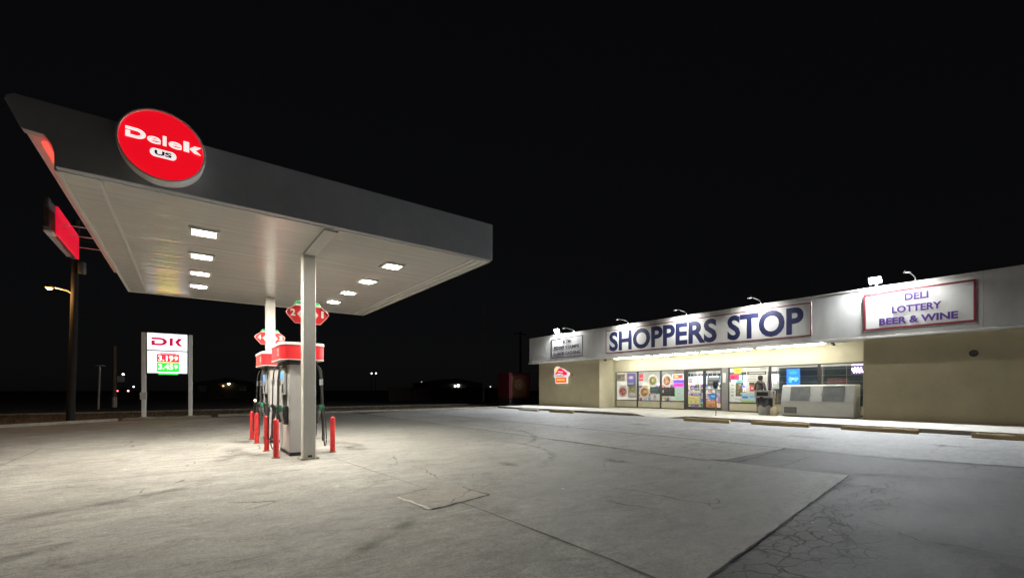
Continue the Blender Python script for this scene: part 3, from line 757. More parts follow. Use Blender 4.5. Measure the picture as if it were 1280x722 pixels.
# fascia band: sheet panels with thin seams, top rail, lower lip
fa = M()
ys = [YE - .2] + [y for y in [-4.0 + 3.05 * i for i in range(10)] if y < 24.5] + [25.38]
for a, b in zip(ys, ys[1:]): fa.box(Xf, Xf + .12, a + .003, b - .003, 3.335, 5.09)
fo = fa.build('fascia', off_white, st_, .004)
M().box(Xf - .015, Xf + .5, YE - .2, 25.39, 5.092, 5.15).build('top_rail', white_metal, fo, .006)
M().box(Xf - .03, Xf + .34, YE - .2, 25.42, 3.225, 3.318).build('lower_lip', white_metal, fo, .008)
M().box(Xf + .02, Xf + .12, YE - .2, 25.38, 3.3185, 3.3345).build('shadow_gap', dark_metal, fo)
M().box(Xf + .121, 22.9, 25.25, 25.38, 3.335, 5.09).build('end_panel', off_white, fo)
M().box(Xf + .121, Xf + .4, YE, 25.24, 4.9, 5.08).build('parapet_back', grey_metal, fo)
M().box(Xf + .3, 22.3, 18.77, 25.2, 3.321, 3.36).build('soffit', white_metal, st_)
M().box(Xf + .3, 22.3, YE, 5.3, 3.321, 3.36).build('soffit', white_metal, st_)
M().box(Xf + .13, Xf + .299, YE, 25.2, 3.321, 3.36).build('soffit', white_metal, st_)

# glazing
pane_m = glass('window glass')
def window(y1, y0, label=None):
    """unit from y1 (far) to y0 (near): frame, pane and a cream infill below the sill"""
    f = M(); z0, z1, zs = .205, 2.455, .63; x0, x1 = Xg - .03, Xg + .06; w = .045
    f.box(x0, x1, y0, y0 + w, z0, z1); f.box(x0, x1, y1 - w, y1, z0, z1)
    for zc in (z0, zs, z1 - w): f.box(x0 + .002, x1 - .002, y0 + w, y1 - w, zc, zc + w)
    wo = f.build('window', frame_metal, st_, .004)
    M().box(Xg + .012, Xg + .018, y0 + w, y1 - w, zs + w, z1 - w).build('pane', pane_m, wo)
    M().box(Xg - .005, Xg + .03, y0 + w, y1 - w, z0 + w, zs).build('sill_panel', cream_wall, wo, .003)
    return wo
for a, b in ((18.56, 16.86), (16.85, 15.215), (15.205, 13.66), (11.21, 9.235), (9.225, 7.215), (7.205, 5.425)): window(a, b)
def door(y1, y0, hs):
    z0, z1 = .215, 2.40; x0, x1 = Xg - .035, Xg + .03; w = .075
    f = M(); f.box(x0, x1, y0, y0 + w, z0, z1); f.box(x0, x1, y1 - w, y1, z0, z1)
    f.box(x0 + .002, x1 - .002, y0 + w, y1 - w, z0, z0 + .16); f.box(x0 + .002, x1 - .002, y0 + w, y1 - w, z1 - .09, z1)
    d = f.build('door', frame_metal, st_, .005)
    M().box(Xg - .006, Xg, y0 + w, y1 - w, z0 + .16, z1 - .09).build('pane', pane_m, d)
    hy = y0 + .11 if hs else y1 - .11
    M().tube([(Xg - .04, hy, 1.05), (Xg - .09, hy, 1.08), (Xg - .09, hy, 1.42), (Xg - .04, hy, 1.45)], .014, 8).build('handle', silver, d)
door(13.54, 12.51, True); door(12.50, 11.55, False)
dfm = M(); dfm.box(Xg - .04, Xg + .07, 13.545, 13.655, .205, 2.459); dfm.box(Xg - .04, Xg + .07, 11.55, 13.544, 2.405, 2.459)
dfm.build('door_frame', frame_metal, st_, .004)
M().box(Xg - .06, Xg + .12, 11.215, 11.545, .205, 2.459).build('pilaster', mat('grey pilaster', (.27, .27, .28), .5, .2, var=.12, vscale=4), st_, .008)
# room behind the glass
room = mat('shop wall paint', (.70, .68, .64), .8, var=.05, vscale=2)
M().box(22.49, 34, YE + .3, 24.39, .10, .20).build('shop_floor', mat('shop vinyl', (.45, .43, .40), .35, var=.12, vscale=3), st_)
M().box(22.49, 34, YE + .3, 24.39, 3.0, 3.06).build('shop_ceiling', room, st_)
M().box(30.6, 30.7, YE + .3, 24.39, .2, 3.0).build('partition', room, st_)
M().box(22.5, 30.6, 4.6, 4.7, .2, 3.0).build('partition', mat('partition grey', (.33, .34, .36), .7, var=.1, vscale=3), st_)
M().box(22.5, 30.6, 19.3, 19.4, .2, 3.0).build('partition', room, st_)

# things inside the shop
shop_lamp = mat('shop troffer', (.8, .8, .8), .5, em=(1, .96, .92), es=L_ROOM)
PLACE = {14.8: 'behind the food posters', 12.4: 'over the entrance aisle', 17.2: 'over the far aisle', 9.6: 'behind the tobacco poster', 6.8: 'behind the ice bin windows'}
for y, pl in PLACE.items():
    for j, x in enumerate((23.8, 26.6, 29.2)):
        t = thing('ceiling_troffer', (x, y, 3.0), f'glowing shop ceiling lamp {pl}, {("next to the glass", "in mid room", "by the rear wall")[j]}', 'ceiling light', 'lamps inside the shop')
        M().box(x - .62, x + .62, y - .17, y + .17, 2.955, 2.9995).build('frame', white_metal, t)
        M().box(x - .58, x + .58, y - .13, y + .13, 2.945, 2.9545).build('diffuser', shop_lamp, t)
prodcols = [(.55, .08, .06), (.10, .18, .5), (.65, .5, .1), (.6, .58, .55), (.1, .35, .14), (.5, .22, .06), (.35, .1, .35), (.7, .68, .6), (.12, .12, .14)]
prods = [mat('product carton', c, .5) if i == 0 else mat(f'product carton {i}', c, .5, var=.2, vscale=25) for i, c in enumerate(prodcols)]
def shelves(y, x0, x1, h, label, rows=5):
    t = thing('shelf_unit', ((x0 + x1) / 2, y, .2), label, 'shelf', 'shelves inside the shop')
    s = M(); s.box(x0, x1, y - .02, y + .02, .2, h)
    s.build('back_board', white_plastic, t)
    p = M()
    for r in range(rows):
        z = .3 + r * (h - .35) / rows
        M().box(x0, x1, y - .34, y + .34, z - .03, z).build('shelf', white_plastic, t)
        x = x0 + .04
        while x < x1 - .2:
            w = random.uniform(.1, .26); hh = random.uniform(.16, (h - .35) / rows - .06)
            for sy in (-1, 1): p.box(x, x + w - .02, y + sy * .06, y + sy * .32, z + .001, z + hh, random.randrange(len(prods)))
            x += w
    o = p.build('products', prods, t); o['kind'] = 'stuff'
for y, lb in ((17.9, 'stocked shelf row behind the far poster window'), (15.9, 'stocked shelf row behind the food bowl posters'), (13.9, 'stocked shelf row just beside the entrance'), (9.9, 'stocked shelf row behind the tobacco poster')):
    shelves(y, 24.2, 29.4, 1.75, lb)
# cooler wall along the rear
t = thing('drink_cooler', (30.2, 12, .2), 'long glass door drink cooler along the rear wall of the shop', 'cooler')
M().box(29.95, 30.59, 5.2, 19.0, .2, 2.5).build('cabinet', dark_metal, t)
for i in range(17):
    y = 5.3 + i * .8
    M().box(29.93, 29.949, y + .04, y + .76, .45, 2.3).build('door', mat('cooler glow', (.4, .5, .6), .3, em=(.75, .85, 1), es=.5, var=.4, vscale=9), t)
# grey racking close behind the right windows: its backs read as dark horizontal rails
t = thing('wire_racking', (22.95, 7.2, .2), 'dark wire racking with pale rails behind the windows above the ice bin', 'rack')
M().box(23.1, 23.13, 5.5, 9.15, .2, 2.36).build('back_board', mat('slate board', (.12, .15, .17), .5, var=.3, vscale=3, detail=8), t)
for i in range(7):
    z = .5 + i * .29
    M().tube([(22.95, 5.5, z), (22.95, 9.15, z)], .011, 6).build('rail', mat('pale rail', (.42, .48, .50), .4, .3), t)
for y in (5.5, 6.4, 7.3, 8.25, 9.15): M().tube([(22.96, y, .2), (22.96, y, 2.36)], .013, 6).build('upright', grey_metal, t)
# window grilles inside the left windows and the doors
wg = mat('white grille bar', (.72, .72, .74), .4)
def grille(y1, y0, label):
    t = thing('window_grille', (Xg + .14, (y0 + y1) / 2, .66), label, 'window bars', 'white bars inside the windows')
    b = M(); n = max(3, int((y1 - y0) / .19))
    for i in range(n + 1): y = y0 + (y1 - y0) * i / n; b.box(Xg + .13, Xg + .15, y - .009, y + .009, .66, 2.42)
    b.build('upright_bars', wg, t)
    c = M()
    for z in (.9, 1.22, 1.54, 1.86, 2.18): c.box(Xg + .152, Xg + .166, y0, y1, z - .009, z + .009)
    c.build('cross_bars', wg, t)
grille(18.5, 16.95, 'white bars inside the farthest window, beside the recess wall'); grille(16.8, 15.27, 'white bars inside the middle of the three poster windows'); grille(15.15, 13.75, 'white bars inside the poster window next to the entrance')
grille(13.4, 12.6, 'white bars behind the left entrance door'); grille(12.4, 11.65, 'white bars behind the right entrance door')
# counter with register behind the near window
t = thing('shop_counter', (24.2, 10.6, .2), 'shop counter behind the tobacco poster window', 'counter')
M().box(23.7, 24.4, 9.3, 11.2, .2, 1.15).build('front', mat('counter laminate', (.32, .22, .14), .5, var=.2, vscale=5), t, .01)
M().box(23.65, 24.45, 9.25, 11.25, 1.151, 1.19).build('top', dark_metal, t, .006)

# ------------------------------------------------------------------ posters and window signs
CP = {}
def pm_(c, em=0.):
    key = (tuple(round(x, 3) for x in c), em)
    if key not in CP:
        CP[key] = mat('print ' + '_'.join(str(int(x * 1000)) for x in c) + ('l' if em else ''), c, .5, em=c if em else None, es=em, var=.16, vscale=14, detail=6)
    return CP[key]
def poster(name, label, cat, box, base, items=(), x=Xg - .008, outline=None, em=0., th=.004, group='posters and signs in the shop windows'):
    """items: (u0,u1,v0,v1,colour[,shape]) in 0..1 of the sheet, drawn in thin layers of the one sheet"""
    y1, y0, z0, z1 = box; w, h = y1 - y0, z1 - z0
    m = M(); ms = [pm_(base, em)]
    o = (x, y1, z0)
    pts = [(a * w, b * h) for a, b in outline] if outline else [(0, 0), (w, 0), (w, h), (0, h)]
    m.prism(pts, o, STORE, th)
    for i, it in enumerate(items):
        u0, u1, v0, v1, c = it[:5]; sh = it[5] if len(it) > 5 else 'r'; e_ = it[6] if len(it) > 6 else em
        mm = pm_(c, e_)
        if mm not in ms: ms.append(mm)
        oo = (x - th - .0006 * (i + 1), y1, z0); mi = ms.index(mm)
        if sh == 'r': pp = [(u0 * w, v0 * h), (u1 * w, v0 * h), (u1 * w, v1 * h), (u0 * w, v1 * h)]
        elif sh == 'c':
            pp = [((u0 + u1) / 2 * w + (u1 - u0) / 2 * w * math.cos(2 * math.pi * j / 22), (v0 + v1) / 2 * h + (v1 - v0) / 2 * h * math.sin(2 * math.pi * j / 22)) for j in range(22)]
        else:
            rr = random.Random(i * 7 + len(name)); pp = []
            for j in range(14):
                q = rr.uniform(.6, 1.05)
                pp.append(((u0 + u1) / 2 * w + q * (u1 - u0) / 2 * w * math.cos(2 * math.pi * j / 14), (v0 + v1) / 2 * h + q * (v1 - v0) / 2 * h * math.sin(2 * math.pi * j / 14)))
        m.prism(pp, oo, STORE, 0, mi)
    ob = m.build(name, ms)
    return tag(ob, label, cat, group)
Wt = (.78, .78, .78); CIRC = [(.5 + .5 * math.cos(2 * math.pi * j / 26), .5 + .5 * math.sin(2 * math.pi * j / 26)) for j in range(26)]
def bowl(label, box, rim, foods, x=Xg - .008):
    rr = random.Random(len(label)); it = [(.06, .94, .06, .94, tuple(c * .82 for c in rim), 'c'), (.17, .83, .17, .83, tuple(c * .55 for c in foods[0]), 'c')]
    for _ in range(16):
        a = rr.uniform(0, 6.28); q = rr.uniform(0, .24); s = rr.uniform(.06, .11)
        it.append((.5 + q * math.cos(a) - s, .5 + q * math.cos(a) + s, .5 + q * math.sin(a) - s, .5 + q * math.sin(a) + s, rr.choice(foods), 'b'))
    return poster('food_decal', label, 'poster', box, rim, it, x, CIRC)
poster('poster', 'brown and grey poster in the top corner of the farthest window', 'poster', (18.48, 17.83, 1.87, 2.33), (.30, .27, .22), [(.1, .5, .3, .8, (.22, .18, .12), 'b'), (.45, .9, .15, .6, (.36, .34, .28), 'b'), (.05, .95, .88, .97, (.6, .55, .45))])
poster('poster', 'blue violet poster with pale pink oval in the farthest window', 'poster', (17.64, 16.97, 1.55, 2.35), (.16, .16, .42), [(.15, .75, .5, .8, (.62, .40, .55), 'c'), (.25, .65, .58, .72, (.85, .75, .78), 'b'), (.1, .7, .12, .22, (.5, .5, .7)), (.75, 1, .0, .9, (.10, .12, .34), 'b')])
bowl('round decal of a red noodle bowl, low in the farthest window', (18.35, 17.64, .84, 1.56), (.75, .62, .62), [(.55, .12, .12), (.6, .25, .22), (.72, .5, .48)])
poster('poster', 'olive green food poster low in the farthest window', 'poster', (17.55, 16.95, .85, 1.60), (.30, .30, .24), [(.1, .9, .5, .95, (.22, .22, .08), 'b'), (.3, .8, .55, .8, (.45, .38, .14), 'b'), (.1, .9, .08, .35, (.55, .58, .56)), (.2, .6, .2, .45, (.62, .60, .52), 'b')])
poster('poster', 'small red vertical strip poster in the middle poster window', 'poster', (16.73, 16.44, 1.84, 2.28), (.62, .10, .12), [(.1, .9, .3, .42, (.8, .45, .45)), (.2, .7, .6, .8, (.5, .04, .06), 'b')])
bowl('round decal of a bowl of green food in the middle poster window', (16.10, 15.40, 1.48, 2.24), (.84, .83, .78), [(.34, .33, .12), (.22, .26, .08), (.50, .46, .25), (.62, .55, .40)])
bowl('round decal of an orange rice bowl in the middle poster window', (16.73, 15.97, .80, 1.54), (.80, .70, .58), [(.52, .28, .10), (.60, .38, .20), (.68, .5, .35)])
poster('poster', 'dark teal sheet with faint lines under the green food decal', 'poster', (15.93, 15.24, 1.11, 1.47), (.035, .06, .075), [(.1, .9, .62, .7, (.12, .2, .22)), (.1, .8, .42, .5, (.10, .17, .2)), (.1, .85, .2, .28, (.10, .16, .18))])
poster('poster', 'row of three small white notices at the foot of the middle poster window', 'poster', (15.92, 15.28, .69, 1.05), (.62, .62, .64), [(.04, .3, .1, .9, (.78, .78, .8)), (.36, .63, .1, .9, (.5, .5, .54)), (.69, .96, .1, .9, (.75, .72, .75)), (.4, .6, .4, .8, (.3, .3, .34), 'b')])
bowl('round decal of a salad bowl in the poster window next to the entrance', (15.12, 14.46, 1.46, 2.22), (.83, .82, .82), [(.55, .20, .12), (.30, .34, .10), (.62, .42, .22), (.66, .6, .5)])
poster('neon_sign', 'glowing red and yellow window sign above the violet one', 'neon sign', (14.44, 13.74, 1.90, 2.20), (.85, .8, .85), [(.06, .94, .12, .88, (.95, .12, .10)), (.12, .6, .3, .72, (1, .45, .05), 'b'), (.5, .9, .3, .72, (.95, .02, .05), 'b'), (.2, .5, .4, .6, (1, .8, .2), 'b')], em=.7)
poster('neon_sign', 'glowing blue and magenta window sign below the red one', 'neon sign', (14.38, 13.70, 1.45, 1.86), (.35, .2, .7), [(.05, .95, .60, .92, (.12, .08, .75)), (.05, .95, .12, .52, (.9, .05, .42)), (.15, .88, .22, .42, (1, .03, .15), 'b')], em=.55)
poster('poster', 'black menu sheet beside the mint notice', 'poster', (15.12, 14.31, .95, 1.43), (.028, .03, .03), [(.1, .9, .75, .8, (.13, .14, .13)), (.1, .7, .55, .6, (.1, .12, .1)), (.1, .8, .3, .36, (.1, .1, .1)), (.02, .16, .3, .8, (.5, .5, .48), 'b')])
poster('poster', 'tall pale mint notice beside the left entrance door', 'poster', (14.25, 13.71, .71, 1.47), (.55, .74, .70), [(.15, .85, .66, .90, (.48, .66, .64)), (.15, .7, .45, .6, (.46, .55, .66), 'b'), (.1, .8, .1, .16, (.25, .6, .55)), (.1, .9, .3, .33, (.4, .6, .6))])
poster('poster', 'small pale mint notice left of the tall mint one', 'poster', (14.56, 14.27, .70, .92), (.62, .77, .74), [(.15, .85, .5, .58, (.4, .55, .55)), (.15, .7, .25, .33, (.4, .55, .55))])
XD = Xg - .010
poster('poster', 'yellow notice with dark lines on the left entrance door', 'poster', (13.45, 12.81, .53, .97), (.72, .68, .28), [(.08, .6, .70, .78, (.35, .33, .12)), (.1, .9, .5, .56, (.4, .38, .15)), (.1, .4, .2, .35, (.35, .33, .14), 'b'), (.55, .8, .2, .35, (.35, .33, .14), 'b')], XD)
poster('poster', 'small violet sticker on the left entrance door', 'poster', (13.33, 13.05, 1.30, 1.52), (.24, .16, .42), [(.2, .8, .3, .7, (.6, .55, .72), 'b')], XD)
poster('poster', 'narrow white strip above the violet strip on the left door', 'poster', (13.38, 12.77, 1.15, 1.26), (.78, .76, .58), [(.08, .85, .35, .6, (.5, .5, .38))], XD)
poster('poster', 'narrow violet strip on the left entrance door', 'poster', (13.28, 12.68, .99, 1.12), (.20, .16, .55), [(.15, .85, .3, .7, (.55, .5, .75))], XD)
poster('poster', 'dark blue strip at the foot of the left entrance door', 'poster', (13.33, 12.91, .40, .50), (.12, .12, .25), [(.1, .9, .4, .6, (.4, .4, .55))], XD)
poster('poster', 'dark grey sheet high on the right entrance door', 'poster', (12.34, 11.72, 1.50, 1.94), (.10, .10, .11), [(.05, .95, .78, .9, (.25, .25, .26)), (.1, .5, .3, .6, (.2, .18, .18), 'b'), (.55, .95, .2, .6, (.17, .17, .19), 'b')], XD)
poster('poster', 'tiny red sticker near the edge of the left entrance door', 'poster', (13.38, 13.23, 1.70, 1.92), (.6, .22, .16), [(.2, .8, .4, .7, (.75, .6, .5), 'c')], XD)
poster('poster', 'round bright blue sticker on the right entrance door', 'poster', (12.25, 11.80, .77, 1.15), (.04, .25, .65), [(.2, .8, .35, .7, (.3, .55, .85), 'b')], XD, CIRC)
poster('poster', 'orange sheet low on the right entrance door', 'poster', (12.40, 11.80, .37, .74), (.58, .30, .14), [(.1, .9, .6, .9, (.65, .42, .28), 'b'), (.1, .6, .1, .4, (.42, .18, .08), 'b')], XD)
poster('poster', 'thin violet strip on the right entrance door', 'poster', (11.78, 11.64, .60, 1.22), (.38, .26, .50), [(.2, .8, .6, .9, (.65, .55, .7), 'b')], XD)
poster('notice', 'white vertical paper notice on the grey pilaster by the door', 'notice', (11.48, 11.33, 1.67, 2.17), (.80, .80, .78), [(.2, .8, .8, .84, (.4, .4, .4)), (.2, .8, .6, .63, (.5, .5, .5))], Xg - .062)
poster('poster', 'small yellow square sign at the top of the window right of the door', 'poster', (10.93, 10.57, 2.12, 2.40), (.80, .72, .12), [(.2, .8, .55, .75, (.55, .48, .05)), (.3, .7, .25, .4, (.55, .48, .05))])
poster('poster', 'pink and red logo poster under the small yellow sign', 'poster', (11.15, 10.67, 1.81, 2.10), (.70, .10, .25), [(.1, .6, .2, .8, (.75, .03, .06), 'b'), (.5, .9, .3, .8, (.6, .05, .3), 'b'), (0, 1, .0, .14, (.30, .1, .5))])
poster('poster', 'narrow teal sheet beside the pink logo poster', 'poster', (10.83, 10.48, 1.66, 1.80), (.30, .62, .62), [(.1, .9, .4, .6, (.2, .45, .5))])
poster('poster', 'dark olive poster with tan blobs beside the tall white notice', 'poster', (10.84, 10.52, .98, 1.65), (.13, .13, .09), [(.2, .8, .5, .8, (.30, .26, .15), 'b'), (.1, .6, .2, .5, (.24, .19, .10), 'b'), (.4, .9, .75, .95, (.55, .55, .5), 'b')])
poster('poster', 'tall white notice at the left of the window right of the door', 'poster', (11.16, 10.855, .71, 1.69), (.76, .80, .80), [(.3, .75, .82, .87, (.4, .42, .42)), (.25, .8, .62, .67, (.45, .48, .48)), (.25, .8, .48, .53, (.45, .48, .48)), (.3, .7, .28, .35, (.4, .42, .42))])
poster('poster', 'small white sheet at the foot of the tall white notice', 'poster', (10.845, 10.63, .69, .93), (.74, .80, .80), [(.15, .8, .5, .58, (.5, .55, .55))])
poster('poster', 'large white tobacco poster with a dark header bar', 'poster', (10.32, 9.34, 1.165, 2.265), (.80, .80, .79), [(.04, .96, .80, .95, (.09, .09, .10)), (.12, .88, .84, .91, (.5, .5, .5)), (.16, .5, .70, .74, (.45, .45, .43)), (.06, .48, .60, .64, (.42, .42, .41)), (.06, .48, .51, .55, (.42, .42, .41)), (.14, .4, .34, .46, (.1, .1, .1)), (.16, .45, .06, .34, (.6, .10, .09)), (.2, .4, .15, .25, (.75, .5, .45), 'b')])
poster('poster', 'blue landscape poster with a green foot beside the trash can', 'poster', (10.60, 9.87, .69, 1.16), (.42, .66, .84), [(.05, .9, .02, .2, (.45, .68, .10)), (.12, .48, .42, .62, (.08, .22, .55)), (.58, .9, .45, .7, (.25, .45, .75), 'b'), (0, 1, .86, 1, (.55, .75, .88))])
wl = M(); yy = 10.46
for _ in range(9):
    w = random.uniform(.045, .09); wl.prism([(-yy, 2.31 + random.uniform(0, .01)), (-yy + w, 2.31), (-yy + w, 2.385), (-yy, 2.38 + random.uniform(0, .015))], (Xg - .008, 0, 0), STORE, .003); yy -= w + .022
tag(wl.build('window_decal', white_plastic), 'row of small white marks along the top of the window over the tobacco poster', 'decal', 'posters and signs in the shop windows')
poster('neon_sign', 'bright blue glowing poster above the ice bin', 'neon sign', (8.50, 7.96, 1.50, 2.26), (.02, .16, .85), [(.1, .9, .65, .9, (.03, .28, .95), 'b'), (.1, .45, .1, .6, (.08, .42, 1.0), 'b'), (.5, .9, .2, .55, (.10, .5, 1.0), 'b'), (.35, .6, .35, .5, (.5, .8, 1.0), 'b')], em=.8)
# scribbled violet neon in the last window
nn = thing('neon_sign', (Xg - .02, 5.85, 2.1), 'white and violet neon scribble in the last window by the right wall', 'neon sign', 'posters and signs in the shop windows')
pth = [(Xg - .03, 6.02 - .36 * (i / 40), 2.12 + .10 * math.sin(i * .62) * (1 if i % 9 else .4) + .03 * math.sin(i * 1.7)) for i in range(41)]
M().tube(pth, .014, 6).build('tube', mat('violet neon', (.7, .6, .8), .4, em=(.92, .75, 1), es=6), nn)
M().tube([(Xg - .03, 6.03, 2.345), (Xg - .03, 5.66, 2.345)], .012, 6).build('tube', MATS['violet neon'], nn)
M().box(Xg - .014, Xg - .010, 5.64, 6.05, 1.93, 2.38).build('backing', mat('violet backing', (.16, .12, .26), .4), nn)

# ------------------------------------------------------------------ signs on the sign band
def band_sign(name, label, box, rows, board, border, ink, bw=.05):
    y1, y0, z0, z1 = box
    t = thing(name, (Xf, (y0 + y1) / 2, z0), label, 'sign', 'lettered panels on the shop sign band')
    M().box(Xf - .022, Xf - .001, y0, y1, z0, z1).build('board', board, t, .003)
    b = M(); x0, x1 = Xf - .030, Xf - .0225
    b.box(x0, x1, y0, y1, z0, z0 + bw); b.box(x0, x1, y0, y1, z1 - bw, z1); b.box(x0, x1, y0, y0 + bw, z0 + bw, z1 - bw); b.box(x0, x1, y1 - bw, y1, z0 + bw, z1 - bw)
    b.build('border', border, t)
    for s, a, c, za, zb, bold in rows:
        m = M(); text(m, s, (Xf - .0225, 0, 0), STORE, -a, -c, za, zb, .008, bold); m.build('lettering', ink, t)
sign_board = mat('sign panel white', (.74, .75, .73), .42, var=.06, vscale=2, bump=.02, bscale=3)
maroon = mat('maroon border', (.20, .018, .035), .5, var=.25, vscale=12)
navy = mat('navy lettering', (.022, .028, .095), .45, var=.25, vscale=3, detail=7)
purple = mat('violet lettering', (.09, .04, .24), .45, var=.2, vscale=8)
band_sign('shop_sign', 'long white sign reading SHOPPERS STOP in big navy letters', (17.90, 6.92, 3.53, 4.92),
          [('SHOPPERS', 17.62, 10.92, 3.64, 4.80, .032), ('STOP', 10.40, 7.21, 3.64, 4.80, .032)], sign_board, maroon, navy, .045)
band_sign('shop_sign', 'white sign reading DELI LOTTERY BEER & WINE at the right of the sign band', (5.20, 2.26, 3.53, 4.92),
          [('DELI', 4.03, 3.40, 4.50, 4.745, .034), ('LOTTERY', 4.38, 3.07, 4.085, 4.335, .034), ('BEER & WINE', 4.74, 2.68, 3.69, 3.94, .034)], sign_board, maroon, purple, .065)
band_sign('shop_sign', 'small silver sign reading ATM FOOD STAMPS CHECK CASHING at the far end', (22.84, 19.86, 3.53, 4.88),
          [('ATM', 21.75, 20.98, 4.48, 4.71, .022), ('FOOD STAMPS', 22.60, 20.20, 4.10, 4.33, .022), ('CHECK CASHING', 22.66, 20.06, 3.68, 3.91, .022)],
          mat('silver sign panel', (.60, .61, .62), .35, .2, var=.12, vscale=2), mat('dark border', (.07, .05, .06), .5), mat('dark lettering', (.05, .04, .06), .5), .045)

# house-shaped lit sign on the far wall
hx = Xw - .10
hsgn = thing('house_sign', (Xw, 22.2, 1.75), 'small lit house shaped food sign with red roof on the far tan wall', 'sign')
HO = [(.22, 0), (1.40, 0), (1.42, .52), (1.56, .60), (1.58, .82), (.95, 1.18), (.66, 1.24), (.60, 1.30), (.42, 1.36), (.22, 1.30), (.10, 1.12), (.12, .88), (.06, .70), (.06, .50), (.20, .46)]
HO = [(a * 1.0, b * .88) for a, b in HO]
wlit = mat('lit white plastic', (.8, .8, .8), .35, em=(1, .95, .93), es=.55)
M().prism(HO, (Xw - .001, 22.98, 1.75), STORE, .10).build('body', wlit, hsgn, .006)
ho = (Xw - .102, 22.98, 1.75)
M().prism([(.16, .60), (.32, .62), (.38, .68), (.78, .68), (1.18, .56), (1.36, .58), (1.42, .70), (.92, 1.01), (.66, 1.09), (.46, .98)], ho, STORE, .006).build('roof_shape', mat('crimson lit', (.6, .02, .06), .4, em=(.9, .006, .05), es=.9), hsgn)
M().prism([(.27, .06), (1.34, .06), (1.34, .42), (.27, .42)], ho, STORE, .006).build('base_band', mat('red orange lit', (.7, .12, .04), .4, em=(1, .10, .02), es=.85), hsgn)
M().prism([(.40, .21), (1.18, .21), (1.18, .31), (.40, .31)], (ho[0] - .007, ho[1], ho[2]), STORE, .004).build('band_stripe', mat('amber lit', (.8, .5, .1), .4, em=(1, .55, .10), es=.9), hsgn)
M().prism(circle(.15, 16, .30, 1.02), ho, STORE, .004).build('sun_shape', mat('yellow lit', (.85, .7, .3), .4, em=(1, .72, .25), es=.85), hsgn)
scb = M()
for i in range(6):
    u = .26 + i * .155; scb.tube([(ho[0] - .008, ho[1] - u, ho[2] + .46), (ho[0] - .008, ho[1] - u - .02, ho[2] + .58 + .04 * (i % 2)), (ho[0] - .008, ho[1] - u - .09, ho[2] + .53), (ho[0] - .008, ho[1] - u - .12, ho[2] + .48)], .016, 5)
scb.build('script_stroke', mat('grey violet print', (.35, .30, .42), .5), hsgn)
M().prism([(.48, .80), (1.0, .74), (1.0, .82), (.52, .87)], (ho[0] - .007, ho[1], ho[2]), STORE, .004).build('roof_stripe', wlit, hsgn)
rl = M().lathe([(.0, .05), (.04, .045), (.05, .0)], (Xw - .001, 21.15, 2.33), 'side', 12)
tag(rl.build('alarm_bell', mat('red alarm', (.35, .03, .03), .4, em=(1, .05, .03), es=.12)), 'small dim red alarm button beside the house shaped sign', 'alarm')
ol = thing('wall_outlet', (Xw, 2.36, 2.5), 'round dark vent hole high on the right tan wall', 'vent')
M().lathe([(.0, .004), (.075, .004), (.095, .022), (.11, .022), (.115, .0)], (Xw, 2.36, 2.52), 'side', 18).build('cover', mat('dark vent', (.05, .045, .035), .7), ol)

# ------------------------------------------------------------------ store lamps
tube_m = mat('fluorescent tube', (.9, .9, .9), .4, em=(1, .96, .80), es=L_TUBE)
TX = 21.1
names = ['above the farthest poster window', 'above the window beside the door', 'above the entrance doors', 'nearest the right tan wall']
fy = [17.74, 14.9, 12.1, 9.4, 6.5]
for i in range(4):
    a, b = fy[i] - .06, fy[i + 1] + .06
    t = thing('strip_light', (TX, (a + b) / 2, 3.3), f'lit double tube strip light under the soffit {names[i]}', 'strip light', 'strip lights along the shop soffit')
    M().box(TX - .13, TX + .13, b, a, 3.245, 3.3005).build('housing', white_metal, t, .006)
    for dx in (-.075, .075):
        M().tube([(TX + dx, b + .09, 3.215), (TX + dx, a - .09, 3.215)], .02, 10).build('tube', tube_m, t)
        M().box(TX + dx - .02, TX + dx + .02, b + .04, b + .09, 3.19, 3.2445).build('end_cap', white_metal, t)
        M().box(TX + dx - .02, TX + dx + .02, a - .09, a - .04, 3.19, 3.2445).build('end_cap', white_metal, t)
sc_ = thing('security_camera', (20.9, 18.3, 3.2), 'small dark camera under the soffit at the far end of the strip lights', 'camera')
M().box(20.95, 21.05, 18.25, 18.35, 3.18, 3.30).build('mount', dark_metal, sc_, .01)
M().tube([(21.0, 18.3, 3.17), (20.85, 18.2, 3.13)], .045, 10).build('housing', dark_metal, sc_)
sc2 = copy_tree(sc_); sc2.location = (20.98, 6.35, 3.2); sc2['label'] = 'small dark camera under the soffit by the right tan wall'

flood_m = mat('floodlight lens', (.9, .9, .9), .4, em=(.93, .97, 1.0), es=L_FLOOD)
def floodlight(y, label, yaw, lens=None, tilt=.75):
    t = thing('floodlight', (Xf + .05, y, 5.15), label, 'floodlight', 'floodlights on the shop roof edge')
    M().tube([(Xf + .1, y, 5.14), (Xf + .1, y, 5.34)], .03, 8).build('stem', grey_metal, t)
    d = Vector((-math.cos(yaw) * .66, math.sin(yaw) * .66, -tilt)).normalized(); side = d.cross(Vector((0, 0, 1))).normalized(); up = side.cross(d)
    c = Vector((Xf - .02, y, 5.42))
    def bx(w0, w1, h, d0, d1):
        P = []
        for dd, w in ((d0, w0), (d1, w1)):
            for a, b in ((-1, -1), (1, -1), (1, 1), (-1, 1)): P.append(c + side * a * w + up * b * h * (w / w1) + d * dd)
        return M().add(P, [(0, 3, 2, 1), (4, 5, 6, 7), (0, 1, 5, 4), (1, 2, 6, 5), (2, 3, 7, 6), (3, 0, 4, 7)])
    bx(.12, .20, .15, -.12, .06).build('housing', dark_metal, t, .01)
    bx(.17, .17, .12, .0605, .068).build('lens', lens or flood_m, t)
